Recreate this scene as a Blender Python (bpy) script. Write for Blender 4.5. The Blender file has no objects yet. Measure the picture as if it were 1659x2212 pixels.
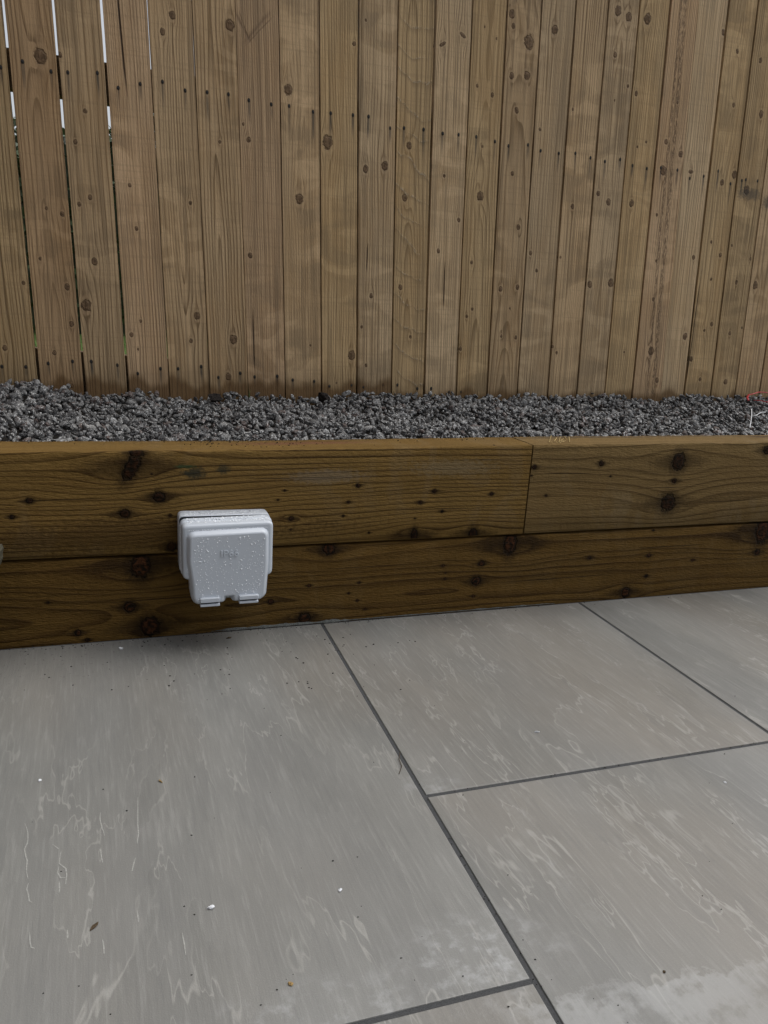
import bpy, bmesh, math, random
import numpy as np
from mathutils import Vector, noise as mnoise

# ------------------------------------------------------------------ camera, light, exposure
SCN = bpy.context.scene
COL = SCN.collection
K = 0.91                                   # scene scale of the camera solve
CF, CP, CYAW, CROLL = 1691.92, 0.26218, -0.32401, 0.04867
CAM = np.array([0.0, -1.59237 * K, 0.70357 * K])
fw = np.array([-math.sin(CYAW) * math.cos(CP), math.cos(CYAW) * math.cos(CP), -math.sin(CP)])
rt = np.cross(fw, [0, 0, 1]); rt /= np.linalg.norm(rt)
up = np.cross(rt, fw)
RT = rt * math.cos(CROLL) + up * math.sin(CROLL)
UP = -rt * math.sin(CROLL) + up * math.cos(CROLL)

cd = bpy.data.cameras.new('camera')
cd.sensor_fit = 'HORIZONTAL'; cd.sensor_width = 36.0
cd.lens = CF * 36.0 / 1659.0
cd.clip_start = 0.01; cd.clip_end = 2000
co = bpy.data.objects.new('camera', cd); COL.objects.link(co)
from mathutils import Matrix
co.matrix_world = Matrix(((RT[0], UP[0], -fw[0], CAM[0]), (RT[1], UP[1], -fw[1], CAM[1]), (RT[2], UP[2], -fw[2], CAM[2]), (0, 0, 0, 1)))
SCN.camera = co

SUN_EL, SUN_AZ = math.radians(60), math.radians(82)   # azimuth clockwise from +Y
w = bpy.data.worlds.new('World'); SCN.world = w; w.use_nodes = True
nt = w.node_tree
bg = nt.nodes['Background']
sky = nt.nodes.new('ShaderNodeTexSky'); sky.sky_type = 'NISHITA'; sky.sun_disc = False
sky.sun_elevation = SUN_EL; sky.sun_rotation = SUN_AZ; sky.dust_density = 4.0; sky.air_density = 1.0
hs = nt.nodes.new('ShaderNodeHueSaturation'); hs.inputs['Saturation'].default_value = 0.30
nt.links.new(sky.outputs[0], hs.inputs['Color']); nt.links.new(hs.outputs[0], bg.inputs['Color'])
bg.inputs['Strength'].default_value = 0.115
sl = bpy.data.lights.new('sun', 'SUN'); sl.energy = 1.15; sl.angle = math.radians(60); sl.color = (1.0, 0.98, 0.95)
so = bpy.data.objects.new('sun', sl); COL.objects.link(so)
sd = Vector((math.sin(SUN_AZ) * math.cos(SUN_EL), math.cos(SUN_AZ) * math.cos(SUN_EL), math.sin(SUN_EL)))
so.rotation_euler = sd.to_track_quat('Z', 'Y').to_euler()
SCN.view_settings.view_transform = 'Standard'; SCN.view_settings.look = 'None'
SCN.view_settings.gamma = 1.0; SCN.view_settings.exposure = 0.50
SCN.render.engine = 'CYCLES'
SCN.cycles.max_bounces = 5; SCN.cycles.diffuse_bounces = 3; SCN.cycles.glossy_bounces = 2
SCN.render.resolution_x = 768; SCN.render.resolution_y = 1024

random.seed(7)
RNG = np.random.default_rng(7)

# ------------------------------------------------------------------ measuring: image point -> point of a real plane
def ray(px, py):
    return fw + RT * (px - 829.5) / CF - UP * (py - 1106.0) / CF
def onY(px, py, y):
    d = ray(px, py); t = (y - CAM[1]) / d[1]; p = CAM + d * t
    return p
def onZ(px, py, z=0.0):
    d = ray(px, py); t = (z - CAM[2]) / d[2]; return CAM + d * t

# ------------------------------------------------------------------ node language
class X:
    def __init__(s, T, k): s.T = T; s.k = k
    def _m(s, op, *a):
        n = s.T.nodes.new('ShaderNodeMath'); n.operation = op
        for i, q in enumerate((s,) + a):
            if isinstance(q, X): s.T.links.new(q.k, n.inputs[i])
            else: n.inputs[i].default_value = float(q)
        return X(s.T, n.outputs[0])
    def __add__(s, o): return s._m('ADD', o)
    __radd__ = __add__
    def __sub__(s, o): return s._m('SUBTRACT', o)
    def __rsub__(s, o): return s._m('MULTIPLY', -1.0)._m('ADD', o)
    def __mul__(s, o): return s._m('MULTIPLY', o)
    __rmul__ = __mul__
    def __truediv__(s, o): return s._m('DIVIDE', o)
    def pow(s, o): return s._m('POWER', o)
    def abs(s): return s._m('ABSOLUTE')
    def sqrt(s): return s._m('SQRT')
    def sin(s): return s._m('SINE')
    def fract(s): return s._m('FRACT')
    def max(s, o): return s._m('MAXIMUM', o)
    def min(s, o): return s._m('MINIMUM', o)
    def gt(s, o): return s._m('GREATER_THAN', o)
    def step(s, a, b, lo=0.0, hi=1.0):            # smoothstep from a (lo) to b (hi); a may exceed b
        n = s.T.nodes.new('ShaderNodeMapRange'); n.interpolation_type = 'SMOOTHSTEP'
        if a > b: a, b, lo, hi = b, a, hi, lo
        for i, q in enumerate((s, a, b, lo, hi)):
            if isinstance(q, X): s.T.links.new(q.k, n.inputs[i])
            else: n.inputs[i].default_value = float(q)
        return X(s.T, n.outputs[0])
def vec(T, a, b, c):
    n = T.nodes.new('ShaderNodeCombineXYZ')
    for i, q in enumerate((a, b, c)):
        if isinstance(q, X): T.links.new(q.k, n.inputs[i])
        else: n.inputs[i].default_value = float(q)
    return n.outputs[0]
def noise(T, v, scale=1.0, detail=2.0, rough=0.5, dist=0.0):
    n = T.nodes.new('ShaderNodeTexNoise'); n.inputs['Scale'].default_value = scale
    n.inputs['Detail'].default_value = detail; n.inputs['Roughness'].default_value = rough
    n.inputs['Distortion'].default_value = dist
    T.links.new(v, n.inputs['Vector']); return X(T, n.outputs[0])
def voro(T, v, scale, feature='F1', out=0):
    n = T.nodes.new('ShaderNodeTexVoronoi'); n.feature = feature; n.inputs['Scale'].default_value = scale
    T.links.new(v, n.inputs['Vector']); return n.outputs[out]
def mix(T, f, a, b, mode='MIX'):
    n = T.nodes.new('ShaderNodeMix'); n.data_type = 'RGBA'; n.blend_type = mode; n.clamp_factor = True
    for sock, q in ((n.inputs[0], f), (n.inputs[6], a), (n.inputs[7], b)):
        if isinstance(q, X): T.links.new(q.k, sock)
        elif isinstance(q, (int, float)): sock.default_value = q
        elif isinstance(q, (tuple, list)): sock.default_value = (*q, 1.0)
        else: T.links.new(q, sock)
    return n.outputs[2]
def newmat(name):
    m = bpy.data.materials.new(name); m.use_nodes = True
    T = m.node_tree; B = T.nodes['Principled BSDF']
    return m, T, B
def setp(T, B, **kw):
    names = dict(col='Base Color', rough='Roughness', spec='Specular IOR Level', metal='Metallic', trans='Transmission Weight', ior='IOR', coat='Coat Weight', sub='Subsurface Weight')
    for k, q in kw.items():
        s = B.inputs[names[k]]
        if isinstance(q, X): T.links.new(q.k, s)
        elif isinstance(q, (int, float)): s.default_value = q
        elif isinstance(q, (tuple, list)): s.default_value = (*q, 1.0)
        else: T.links.new(q, s)
def bump(T, B, h, dist=0.001, strength=1.0):
    n = T.nodes.new('ShaderNodeBump'); n.inputs['Distance'].default_value = dist; n.inputs['Strength'].default_value = strength
    T.links.new(h.k, n.inputs['Height']); T.links.new(n.outputs[0], B.inputs['Normal'])
def uvsock(T):
    n = T.nodes.new('ShaderNodeUVMap'); n.uv_map = 'UVMap'
    s = T.nodes.new('ShaderNodeSeparateXYZ'); T.links.new(n.outputs[0], s.inputs[0])
    return X(T, s.outputs[0]), X(T, s.outputs[1])
def objco(T):
    n = T.nodes.new('ShaderNodeTexCoord'); s = T.nodes.new('ShaderNodeSeparateXYZ'); T.links.new(n.outputs['Object'], s.inputs[0])
    return n.outputs['Object'], X(T, s.outputs[0]), X(T, s.outputs[1]), X(T, s.outputs[2])

# ------------------------------------------------------------------ wood: growth rings of a log, bent round knots
def wood(name, early, late, seed, freq=150.0, uc=0.3, d0=0.02, dv=0.0, dn=0.03, knots=(), nails=(), cracks=(), blots=(), saw=False, pith=None,
         knotcol=(0.075, 0.045, 0.025), knotdark=(0.02, 0.012, 0.007), lateamt=0.55, wob=0.006, chat=0.3, wet=None, rough=0.72, fuzz=1.0, halo=0.45, chatcol=None, pale=0.0, pored=0.55, spec=0.2, bd=0.0011, halocol=None, big_=0.45, ampmin=0.35, kamt=0.92, warp=5.0, vsa=0.62):
    m, T, B = newmat(name)
    U, V = uvsock(T)
    low = noise(T, vec(T, U * 7.0, V * 1.6, seed), 1, 3.0, 0.55)
    mid = noise(T, vec(T, U * 28.0, V * 5.0, seed + 3.1), 1, 2.0)
    fine = noise(T, vec(T, U * 900.0, V * 60.0, seed + 7.7), 1, 2.0, 0.6)
    fib = noise(T, vec(T, U * 360.0, V * 85.0, seed + 1.7), 1, 2.0, 0.65)
    D = (noise(T, vec(T, V * 1.3, 0.0, seed + 11.0), 1, 1.0) - 0.5) * (dn * 2) + V * dv + d0
    W = U - uc + (low - 0.5) * (wob * 4) + (mid - 0.5) * wob
    push = None; r2 = None; e2 = None; small = None
    kn = noise(T, vec(T, U * 130.0, V * 130.0, seed + 5.0), 1, 2.0)
    for k in knots:
        ku, kv, kr = k[:3]; asp = k[3] if len(k) > 3 else 0.8; sh = k[4] if len(k) > 4 else 0.0
        du = U - ku; dz = V - kv
        if sh: dz = dz - du * sh
        uu = du * du; zz = dz * dz
        R2 = (kr * 1.5) ** 2
        q = zz._m('MULTIPLY_ADD', 0.145, uu)
        p_ = du * (-R2 * (1.0 if ku > uc else -1.0)) / (q + R2 * 0.55)
        push = p_ if push is None else push + p_
        rr_ = zz._m('MULTIPLY_ADD', asp * asp, uu) * (1.0 / (kr * kr))
        ee = zz._m('MULTIPLY_ADD', 0.06, uu) * (1.3 / (kr * kr))
        r2 = rr_ if r2 is None else r2.min(rr_)
        e2 = ee if e2 is None else e2.min(ee)
    khalo = None
    if r2 is not None:
        rho = r2.sqrt() + (kn - 0.5) * 1.0
        kmask = rho.step(1.12, 0.70); kring = (rho - 0.98).abs().step(0.24, 0.04); khalo = rho.step(2.4, 0.9); kcore = rho.step(0.70, 0.1)
        kpale = (rho - 1.5).abs().step(0.7, 0.0)
        kstr = (e2.sqrt() + (fine - 0.5) * 1.2 + (kn - 0.5) * 0.8).step(1.5, 0.5)
    g = (W * W + D * D).sqrt()
    if push is not None: g = g + push
    if nails: nn_ = noise(T, vec(T, U * 200.0, V * 14.0, seed + 60.0), 1, 1.0).step(0.3, 0.6, 0.35, 1.0)
    w1 = g * freq + (noise(T, vec(T, g * 30.0, 1.0, seed + 20.0), 1, 1.0) - 0.5) * warp
    saw_ = w1.fract()
    ln = (saw_.step(0.30, 0.88) * 0.45 + saw_.step(0.62, 0.90) * 0.55) * saw_.step(1.0, 0.93)
    amp = noise(T, vec(T, g * 22.0, V * 1.0, seed + 9.0), 1, 1.0).step(0.3, 0.65, ampmin, 1.0)
    L = ln * amp
    pore = (fine - 0.5) * 0.9 + (fib - 0.5) * 0.7
    col = mix(T, L * lateamt, early, late)
    big = noise(T, vec(T, U * 10.0, V * 3.2, seed + 30.0), 1, 3.0, 0.6)
    col = mix(T, big.step(0.35, 0.7, 0.0, big_), col, tuple(c * k for c, k in zip(early, (0.80, 0.70, 0.56))))
    # silvery figure: sheen painted as pale wavy patches across the grain, strongest beside knots
    figv = noise(T, vec(T, U * 9.0, V * 15.0, seed + 40.0), 1, 1.5, 0.5, 0.8)
    figa = noise(T, vec(T, U * 5.0, V * 2.3, seed + 44.0), 1, 1.0).step(0.42, 0.62)
    fig = figv.step(0.50, 0.60) * figa * chat
    col = mix(T, fig * (1.0 - L * 0.6) * fine.step(0.3, 0.55, 0.5, 1.0), col, chatcol or tuple(min(1, c * 1.3) for c in early))
    col = mix(T, figv.step(0.46, 0.36) * figa * (chat * 0.9), col, tuple(c * 0.55 for c in early))
    vs = noise(T, vec(T, U * 260.0, V * 3.0, seed + 80.0), 1, 2.0, 0.6)
    col = mix(T, vs.step(0.52, 0.66, 0.0, vsa), col, tuple(c * 0.5 for c in early))
    col = mix(T, vs.step(0.48, 0.34, 0.0, vsa * 0.7), col, tuple(c * 1.4 for c in early))
    chv = noise(T, vec(T, U * 4.0, V * 170.0, seed + 90.0), 1, 1.0, 0.6)
    col = mix(T, chv.step(0.55, 0.7, 0.0, 0.22), col, tuple(c * 0.6 for c in early))
    col = mix(T, pore.abs() * pored, col, tuple(c * 0.45 for c in early))
    H = L * 0.55 + (fib - 0.5) * 0.9 * fuzz + (fine - 0.5) * 0.3
    if khalo is not None:
        hc = halocol or tuple(a * 0.5 + b * 0.5 for a, b in zip(late, knotcol))
        col = mix(T, khalo * halo, col, hc)
        col = mix(T, kstr * (halo * 0.9), col, hc)
        if pale: col = mix(T, kpale * pale, col, tuple(c * 1.35 for c in early))
        kc = mix(T, kn.step(0.35, 0.60), knotdark, knotcol)
        kc = mix(T, kcore * 0.55, kc, knotdark)
        col = mix(T, kmask * kamt, col, kc)
        col = mix(T, kring * (kamt * 0.7), col, knotdark)
        H = H + kmask * 0.6 - kring * 1.6
    if saw:                                   # arced band-saw marks with torn pale fibres
        a = V * 1.0 + U * 0.95 - (U * U) * 6.0 + (mid - 0.5) * 0.03 + (low - 0.5) * 0.10 + (noise(T, vec(T, V * 9.0, 5.0, seed), 1, 2.0) - 0.5) * 0.10
        t = (a * 15.0).fract()
        mk = t.step(0.10, 0.0) * (fib.step(0.45, 0.6)) * mid.step(0.32, 0.48)
        col = mix(T, mk * 0.85, col, (0.36, 0.30, 0.21))
        col = mix(T, t.step(0.80, 0.99) * mid.step(0.30, 0.5) * 0.36, col, tuple(c * 0.4 for c in early))
        H = H + mk * 2.5
    if pith:                                  # ragged bark seam
        for (pu, pw, pl) in pith:
            dd = (U - pu - V * pl + (low - 0.5) * 0.02).abs() + (fib - 0.5) * pw * 1.6
            mk = dd.step(pw, pw * 0.35)
            rg = noise(T, vec(T, U * 260.0, V * 55.0, seed + 50.0), 1, 3.0, 0.7)
            col = mix(T, mk * rg.step(0.60, 0.44) * 0.65, col, (0.10, 0.068, 0.042))
            H = H + mk * (rg - 0.5) * 5.0
    for (cu, cv, hl, hw, lean, *am_) in cracks:
        am_ = am_[0] if am_ else 0.92
        dd = (U - cu - (V - cv) * lean + (mid - 0.5) * 0.004).abs()
        env = (V - cv).abs().step(hl, hl * 0.4)
        mk = ((dd / hw) if am_ > .9 else (dd / hw + (vs - 0.5) * 2.2)).step(1.2, 0.5 if am_ > .9 else -0.2) * env
        col = mix(T, mk * am_, col, (0.028, 0.016, 0.01) if am_ > .9 else (0.085, 0.052, 0.038)); H = H - mk * (4.0 if am_ > .9 else 1.0)
    for (nu, nv, ln_, am) in nails:            # blue-black iron stain running down from a nail
        du = (U - nu + (mid - 0.5) * 0.006).abs(); dz = (V - nv)
        st = (du / 0.0034).step(1.5, 0.2) * dz.step(0.001, -0.003) * dz.step(-ln_, -ln_ * 0.25)
        st = st * nn_
        col = mix(T, st * am, col, (0.045, 0.048, 0.045))
        hole = ((du / 0.0032) * (du / 0.0032) + (dz / 0.0045) * (dz / 0.0045)).step(1.6, 0.7)
        col = mix(T, hole * 0.9, col, (0.012, 0.013, 0.014))
    for (bu, bv, ru, rv, c, am) in blots:
        du = (U - bu) / ru; dz = (V - bv) / rv
        r_ = (du * du + dz * dz).sqrt() + (kn - 0.5) * 1.5 + (big - 0.5) * 1.2
        col = mix(T, r_.step(1.2, 0.35) * am, col, c)
    if wet:                                   # damp, tannin-brown foot with a ragged tide line
        z0, hgt = wet
        lowf = noise(T, vec(T, U * 16.0, 2.0, seed + 71.0), 1, 1.0)
        tl = z0 + (noise(T, vec(T, U * 120.0, 0.0, seed + 70.0), 1, 3.0, 0.7) - 0.5) * hgt * 1.6 + (lowf - 0.50) * hgt * 7.0 + (noise(T, vec(T, U * 30.0, V * 30.0, seed + 72.0), 1, 2.0) - 0.5) * hgt
        wm = (V - tl).step(0.010, -0.016)
        col = mix(T, wm * 0.78, col, mix(T, L * 0.7, (0.150, 0.075, 0.022), (0.050, 0.026, 0.010)))
        foot_fade = (V - z0 - 0.01).step(0.05, -0.02) * 0.3  # smooth darker fade rising from the foot
        col = mix(T, foot_fade, col, (0.09, 0.062, 0.035))
    setp(T, B, col=col, rough=rough, spec=spec)
    bump(T, B, H, bd, 0.8)
    return m

# ------------------------------------------------------------------ mesh helpers
def mk(name, verts, faces, mat, parent=None, uvs=None, smooth=False):
    me = bpy.data.meshes.new(name); me.from_pydata([tuple(v) for v in verts], [], faces)
    if uvs is not None:
        ul = me.uv_layers.new(name='UVMap')
        li = np.empty(len(me.loops), dtype=np.int32); me.loops.foreach_get('vertex_index', li)
        ul.data.foreach_set('uv', np.asarray(uvs, dtype=np.float32)[li].ravel())
    if smooth: me.polygons.foreach_set('use_smooth', [True] * len(me.polygons))
    if mat: me.materials.append(mat)
    me.update()
    o = bpy.data.objects.new(name, me); COL.objects.link(o)
    if parent: o.parent = parent
    return o
def tag(o, label=None, cat=None, group=None, kind=None):
    if label: o['label'] = label
    if cat: o['category'] = cat
    if group: o['group'] = group
    if kind: o['kind'] = kind
    return o
def empty(name, loc=(0, 0, 0)):
    o = bpy.data.objects.new(name, None); COL.objects.link(o); o.location = loc; o.empty_display_size = 0.02
    return o
class MB:
    def __init__(s): s.v = []; s.f = []
    def add(s, v, f):
        b = len(s.v); s.v += [tuple(map(float, q)) for q in v]; s.f += [tuple(i + b for i in q) for q in f]
    def loft(s, rings, caps=True):
        n = len(rings[0]); b = len(s.v)
        for r in rings: s.v += [tuple(map(float, q)) for q in r]
        for i in range(len(rings) - 1):
            for j in range(n):
                k = (j + 1) % n
                s.f.append((b + i * n + j, b + i * n + k, b + (i + 1) * n + k, b + (i + 1) * n + j))
        if caps:
            s.f.append(tuple(b + j for j in reversed(range(n)))); s.f.append(tuple(b + (len(rings) - 1) * n + j for j in range(n)))
    def build(s, name, mat, parent=None, smooth=False, auto=None):
        o = mk(name, s.v, s.f, mat, parent, smooth=smooth)
        bm = bmesh.new(); bm.from_mesh(o.data); bmesh.ops.recalc_face_normals(bm, faces=bm.faces)
        if auto is not None:
            for e in bm.edges:
                if len(e.link_faces) == 2 and e.calc_face_angle(0) > auto: e.smooth = False
            for f in bm.faces: f.smooth = len(f.verts) < 5
        bm.to_mesh(o.data); bm.free()
        return o
def tube(mb, pts, r, n=6, flat=1.0, taper=False):
    pts = [Vector(p) for p in pts]; rings = []
    for i, p in enumerate(pts):
        t = (pts[min(i + 1, len(pts) - 1)] - pts[max(i - 1, 0)]).normalized()
        a = t.cross(Vector((0, 0, 1)));  a = a.normalized() if a.length > 1e-4 else Vector((1, 0, 0)); b = t.cross(a)
        rr = r * (1 - 0.75 * i / (len(pts) - 1)) if taper else r
        rings.append([p + a * math.cos(q) * rr + b * math.sin(q) * rr * flat for q in [2 * math.pi * k / n for k in range(n)]])
    mb.loft(rings)

# ------------------------------------------------------------------ ground and sky-side setting
def plain(name, c, rough=0.8, spec=0.3, nscale=60, namt=0.3, bd=0.001):
    m, T, B = newmat(name); co_, x, y, z = objco(T)
    n = noise(T, co_, nscale, 4.0, 0.6)
    setp(T, B, col=mix(T, n.step(0.3, 0.7, 0.0, 1.0), tuple(q * (1 - namt) for q in c), tuple(min(1, q * (1 + namt)) for q in c)), rough=rough, spec=spec)
    bump(T, B, n, bd); return m

XA, XB, D1, D2 = 0.39856 * K, 1.05849 * K, 0.65879 * K, 0.99581 * K
ZT, ZM, DT = 0.4 * K, 0.18177 * K, 0.11314 * K          # timber top, timber joint, timber depth
YF = 0.60                                                # front of the fence

gm = plain('earth', (0.07, 0.055, 0.04), 0.9, 0.2, 20, 0.4)
grd = mk('ground', [(-300, -300, -0.06), (300, -300, -0.06), (300, YF + 0.2, -0.06), (-300, YF + 0.2, -0.06)], [(0, 1, 2, 3)], gm)
tag(grd, kind='structure')
gm2 = plain('rough_grass', (0.075, 0.12, 0.03), 0.85, 0.2, 90, 0.45, 0.01)
mb = MB()
gx = np.linspace(-12, 12, 60); gy = np.linspace(YF + 0.16, 14, 40)
vv = [(x, y, 0.16 + 0.02 * y + 0.04 * mnoise.noise((x * 1.5, y * 1.5, 0))) for y in gy for x in gx]
ff = [(j * 60 + i, j * 60 + i + 1, (j + 1) * 60 + i + 1, (j + 1) * 60 + i) for j in range(39) for i in range(59)]
vv += [(-300, YF + 0.16, -0.05), (300, YF + 0.16, -0.05), (300, 300, -0.05), (-300, 300, -0.05)]
ff.append((len(vv) - 4, len(vv) - 3, len(vv) - 2, len(vv) - 1))
tag(mk('field', vv, ff, gm2, smooth=True), kind='structure')

brick, T, B = newmat('dark_brick'); co_, x, y, z = objco(T)
bt = T.nodes.new('ShaderNodeTexBrick'); T.links.new(vec(T, y, z, 0.0), bt.inputs['Vector']); bt.inputs['Scale'].default_value = 4.4
bt.inputs['Color1'].default_value = (0.13, 0.075, 0.055, 1); bt.inputs['Color2'].default_value = (0.09, 0.055, 0.045, 1); bt.inputs['Mortar'].default_value = (0.2, 0.19, 0.17, 1); bt.inputs['Mortar Size'].default_value = 0.02
setp(T, B, col=bt.outputs[0], rough=0.9)
mb = MB(); mb.loft([[(-1.75, -4.5, h), (-1.30, -4.5, h), (-1.30, 0.55, h), (-1.75, 0.55, h)] for h in (-0.05, 3.2)])  # unseen wall added only to dim the light from the left
tag(mb.build('added_shade_wall', brick), kind='structure')

# ------------------------------------------------------------------ patio
def slabmat():
    m, T, B = newmat('riven_grey_porcelain')
    g = T.nodes.new('ShaderNodeObjectInfo'); rnd = X(T, g.outputs['Random'])
    co_, x, y, z = objco(T)
    ox = rnd * 37.0; xs = x + y * 0.04
    st1 = noise(T, vec(T, xs * 190.0, y * 13.0, ox), 1, 3.0, 0.65)
    st2 = noise(T, vec(T, xs * 15.0, y * 5.0, ox + 3), 1, 4.0, 0.65)
    big = noise(T, vec(T, xs * 5.0, y * 2.0, ox + 6), 1, 3.0, 0.55)
    warm = noise(T, vec(T, xs * 3.0, y * 1.6, ox + 16), 1, 2.0, 0.5)
    grain = noise(T, vec(T, x * 700.0, y * 500.0, ox), 1, 2.0, 0.7)
    c = mix(T, st2.step(0.3, 0.7), (0.150, 0.151, 0.142), (0.177, 0.178, 0.167))
    c = mix(T, warm.step(0.4, 0.7, 0.0, 0.62), c, (0.180, 0.162, 0.135))
    c = mix(T, st1.step(0.50, 0.74, 0.0, 0.34), c, (0.29, 0.29, 0.275))
    c = mix(T, st1.step(0.48, 0.28, 0.0, 0.30), c, (0.11, 0.112, 0.11))
    c = mix(T, (grain - 0.5).abs() * 0.75, c, (0.36, 0.35, 0.33))
    # cleft edges: thin ragged pale contour lines of a stretched field
    f = noise(T, vec(T, xs * 5.2, y * 1.25, ox + 9), 1, 5.0, 0.60, 0.3)
    f2 = noise(T, vec(T, xs * 8.5, y * 1.7, ox + 29), 1, 5.0, 0.62, 0.2)
    msk = noise(T, vec(T, x * 7.0, y * 4.0, ox + 12), 1, 2.0).step(0.38, 0.56)
    msk2 = noise(T, vec(T, x * 9.0, y * 5.5, ox + 14), 1, 2.0).step(0.42, 0.58)
    wdn = noise(T, vec(T, x * 45.0, y * 30.0, ox + 17), 1, 2.0, 0.6)
    v1 = ((f - 0.5).abs() / wdn.step(0.3, 0.75, 0.003, 0.0095)).step(1.1, 0.1) * msk
    v2 = ((f2 - 0.52).abs() / wdn.step(0.3, 0.75, 0.003, 0.009)).step(1.1, 0.1) * msk2
    v3 = ((f - 0.40).abs() / wdn.step(0.3, 0.75, 0.002, 0.008)).step(1.1, 0.1) * msk2
    ve = v1.max(v2).max(v3) * grain.step(0.3, 0.6, 0.7, 1.0) * st1.step(0.3, 0.55, 0.65, 1.0)
    c = mix(T, f.step(0.497, 0.503) * 0.08, c, (0.30, 0.295, 0.28))
    c = mix(T, f2.step(0.522, 0.517) * 0.10, c, (0.10, 0.10, 0.10))
    c = mix(T, ve * 0.55, c, (0.33, 0.325, 0.30))
    # chalky bloom gathered beside two joints, and the dried edge of a wet patch in the near corner
    def spot(px, py, rx, ry):
        p = onZ(px, py); du = (x - p[0]) / rx; dz = (y - p[1]) / ry
        return (du * du + dz * dz).sqrt()
    nb = noise(T, vec(T, x * 30.0, y * 30.0, 1.0), 1, 5.0, 0.7)
    bl = (spot(1040, 2070, 0.11, 0.07).step(1.15, 0.2) * 0.9).max(spot(1175, 1830, 0.02, 0.0001 + 0.2).step(1.2, 0.2) * 0.25).max(spot(930, 1690, 0.05, 0.04).step(1.2, 0.2) * 0.6).max(spot(700, 2200, 0.16, 0.05).step(1.2, 0.2) * 0.7)
    c = mix(T, bl * nb.step(0.46, 0.70) * 0.75, c, (0.38, 0.39, 0.39))
    c = mix(T, bl * 0.08, c, (0.34, 0.35, 0.355))
    nb2 = noise(T, vec(T, x * 13.0, y * 13.0, 4.0), 1, 6.0, 0.62)
    p1 = onZ(1130, 2160); p2 = onZ(1659, 2060)
    nx, ny = (p2[1] - p1[1]), -(p2[0] - p1[0]); l_ = math.hypot(nx, ny)
    dd = (x - p1[0]) * (nx / l_) + (y - p1[1]) * (ny / l_) + (nb2 - 0.5) * 0.16 - 0.008
    dry = dd.step(-0.002, 0.004) * nb2.step(0.60, 0.50) * dd.step(0.10, 0.0, 0.35, 1.0) * (x - (p1[0] + 0.22)).step(0.10, -0.06, 0.25, 1.0)
    c = mix(T, dry * (x - (p1[0] - 0.02)).step(-0.02, 0.02) * 0.32, c, (0.42, 0.43, 0.43))
    c = mix(T, (x - (p1[0] - 0.02)).step(-0.02, 0.02) * (dd.abs()).step(0.003, 0.0) * 0.08, c, (0.5, 0.5, 0.5))
    # mud splashes in front of the timber
    sp = noise(T, vec(T, x * 190.0, y * 120.0, 9.0), 1, 1.0, 0.5)
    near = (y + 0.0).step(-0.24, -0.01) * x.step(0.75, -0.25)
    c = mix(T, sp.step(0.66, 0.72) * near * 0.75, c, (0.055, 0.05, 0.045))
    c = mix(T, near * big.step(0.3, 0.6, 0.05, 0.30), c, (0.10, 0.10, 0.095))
    setp(T, B, col=c, rough=big.step(0.3, 0.7, 0.34, 0.54), spec=0.40)
    bump(T, B, st1 * 0.5 + grain * 0.4 + f * 2.0, 0.0010, 0.7)
    return m
SM = slabmat()
patio = empty('patio'); tag(patio, 'grey riven-look porcelain patio in front of the timber wall', kind='structure')
JW = 0.0031
def slab(x0, x1, y0, y1):
    a, b, c, d = x0 + JW, x1 - JW, y0 + JW, y1 - JW
    bm = bmesh.new(); bmesh.ops.create_cube(bm, size=1)
    for v in bm.verts:
        v.co = Vector(((a + b) / 2 + v.co.x * (b - a), (c + d) / 2 + v.co.y * (d - c), -0.01 + v.co.z * 0.02))
    bmesh.ops.bevel(bm, geom=[e for e in bm.edges if all(v.co.z > -0.001 for v in e.verts)], offset=0.0012, segments=2, profile=0.5, affect='EDGES')
    me = bpy.data.meshes.new('paving_slab'); bm.to_mesh(me); bm.free(); me.materials.append(SM)
    o = bpy.data.objects.new('paving_slab', me); COL.objects.link(o); o.parent = patio
    return o
S1 = slab(XA - 0.906, XA, -D2, -0.003)
slab(XA - 0.906, XA, -D2 - 0.6, -D2)
slab(XA, XB, -D1, -0.003); slab(XA, XB, -D1 - 0.906, -D1)
slab(XB, XB + 0.9, -D1 - 0.0, -0.003); slab(XB, XB + 0.9, -D1 - 0.906, -D1)
slab(XA - 0.906 - 0.6, XA - 0.906, -D2, -0.003); slab(XA - 1.506, XA - 0.906, -D2 - 0.6, -D2)
slab(XB + 0.9, XB + 1.5, -D1, -0.003); slab(XB + 0.9, XB + 1.5, -D1 - 0.906, -D1)
for xx in (XA - 1.506, XA - 0.906): slab(xx, xx + (0.6 if xx < XA - 1 else 0.906), -D2 - 1.5, -D2 - 0.6)
slab(XA, XB, -D1 - 1.506, -D1 - 0.906); slab(XB, XB + 0.9, -D1 - 1.506, -D1 - 0.906); slab(XB + 0.9, XB + 1.5, -D1 - 1.506, -D1 - 0.906)
grout = plain('charcoal_grout', (0.052, 0.054, 0.056), 0.85, 0.3, 900, 0.25, 0.0006)
mk('grout', [(XA - 1.52, -D2 - 1.5, -0.0016), (XB + 1.52, -D2 - 1.5, -0.0016), (XB + 1.52, -0.0005, -0.0016), (XA - 1.52, -0.0005, -0.0016)], [(0, 1, 2, 3)], grout, patio)

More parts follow.
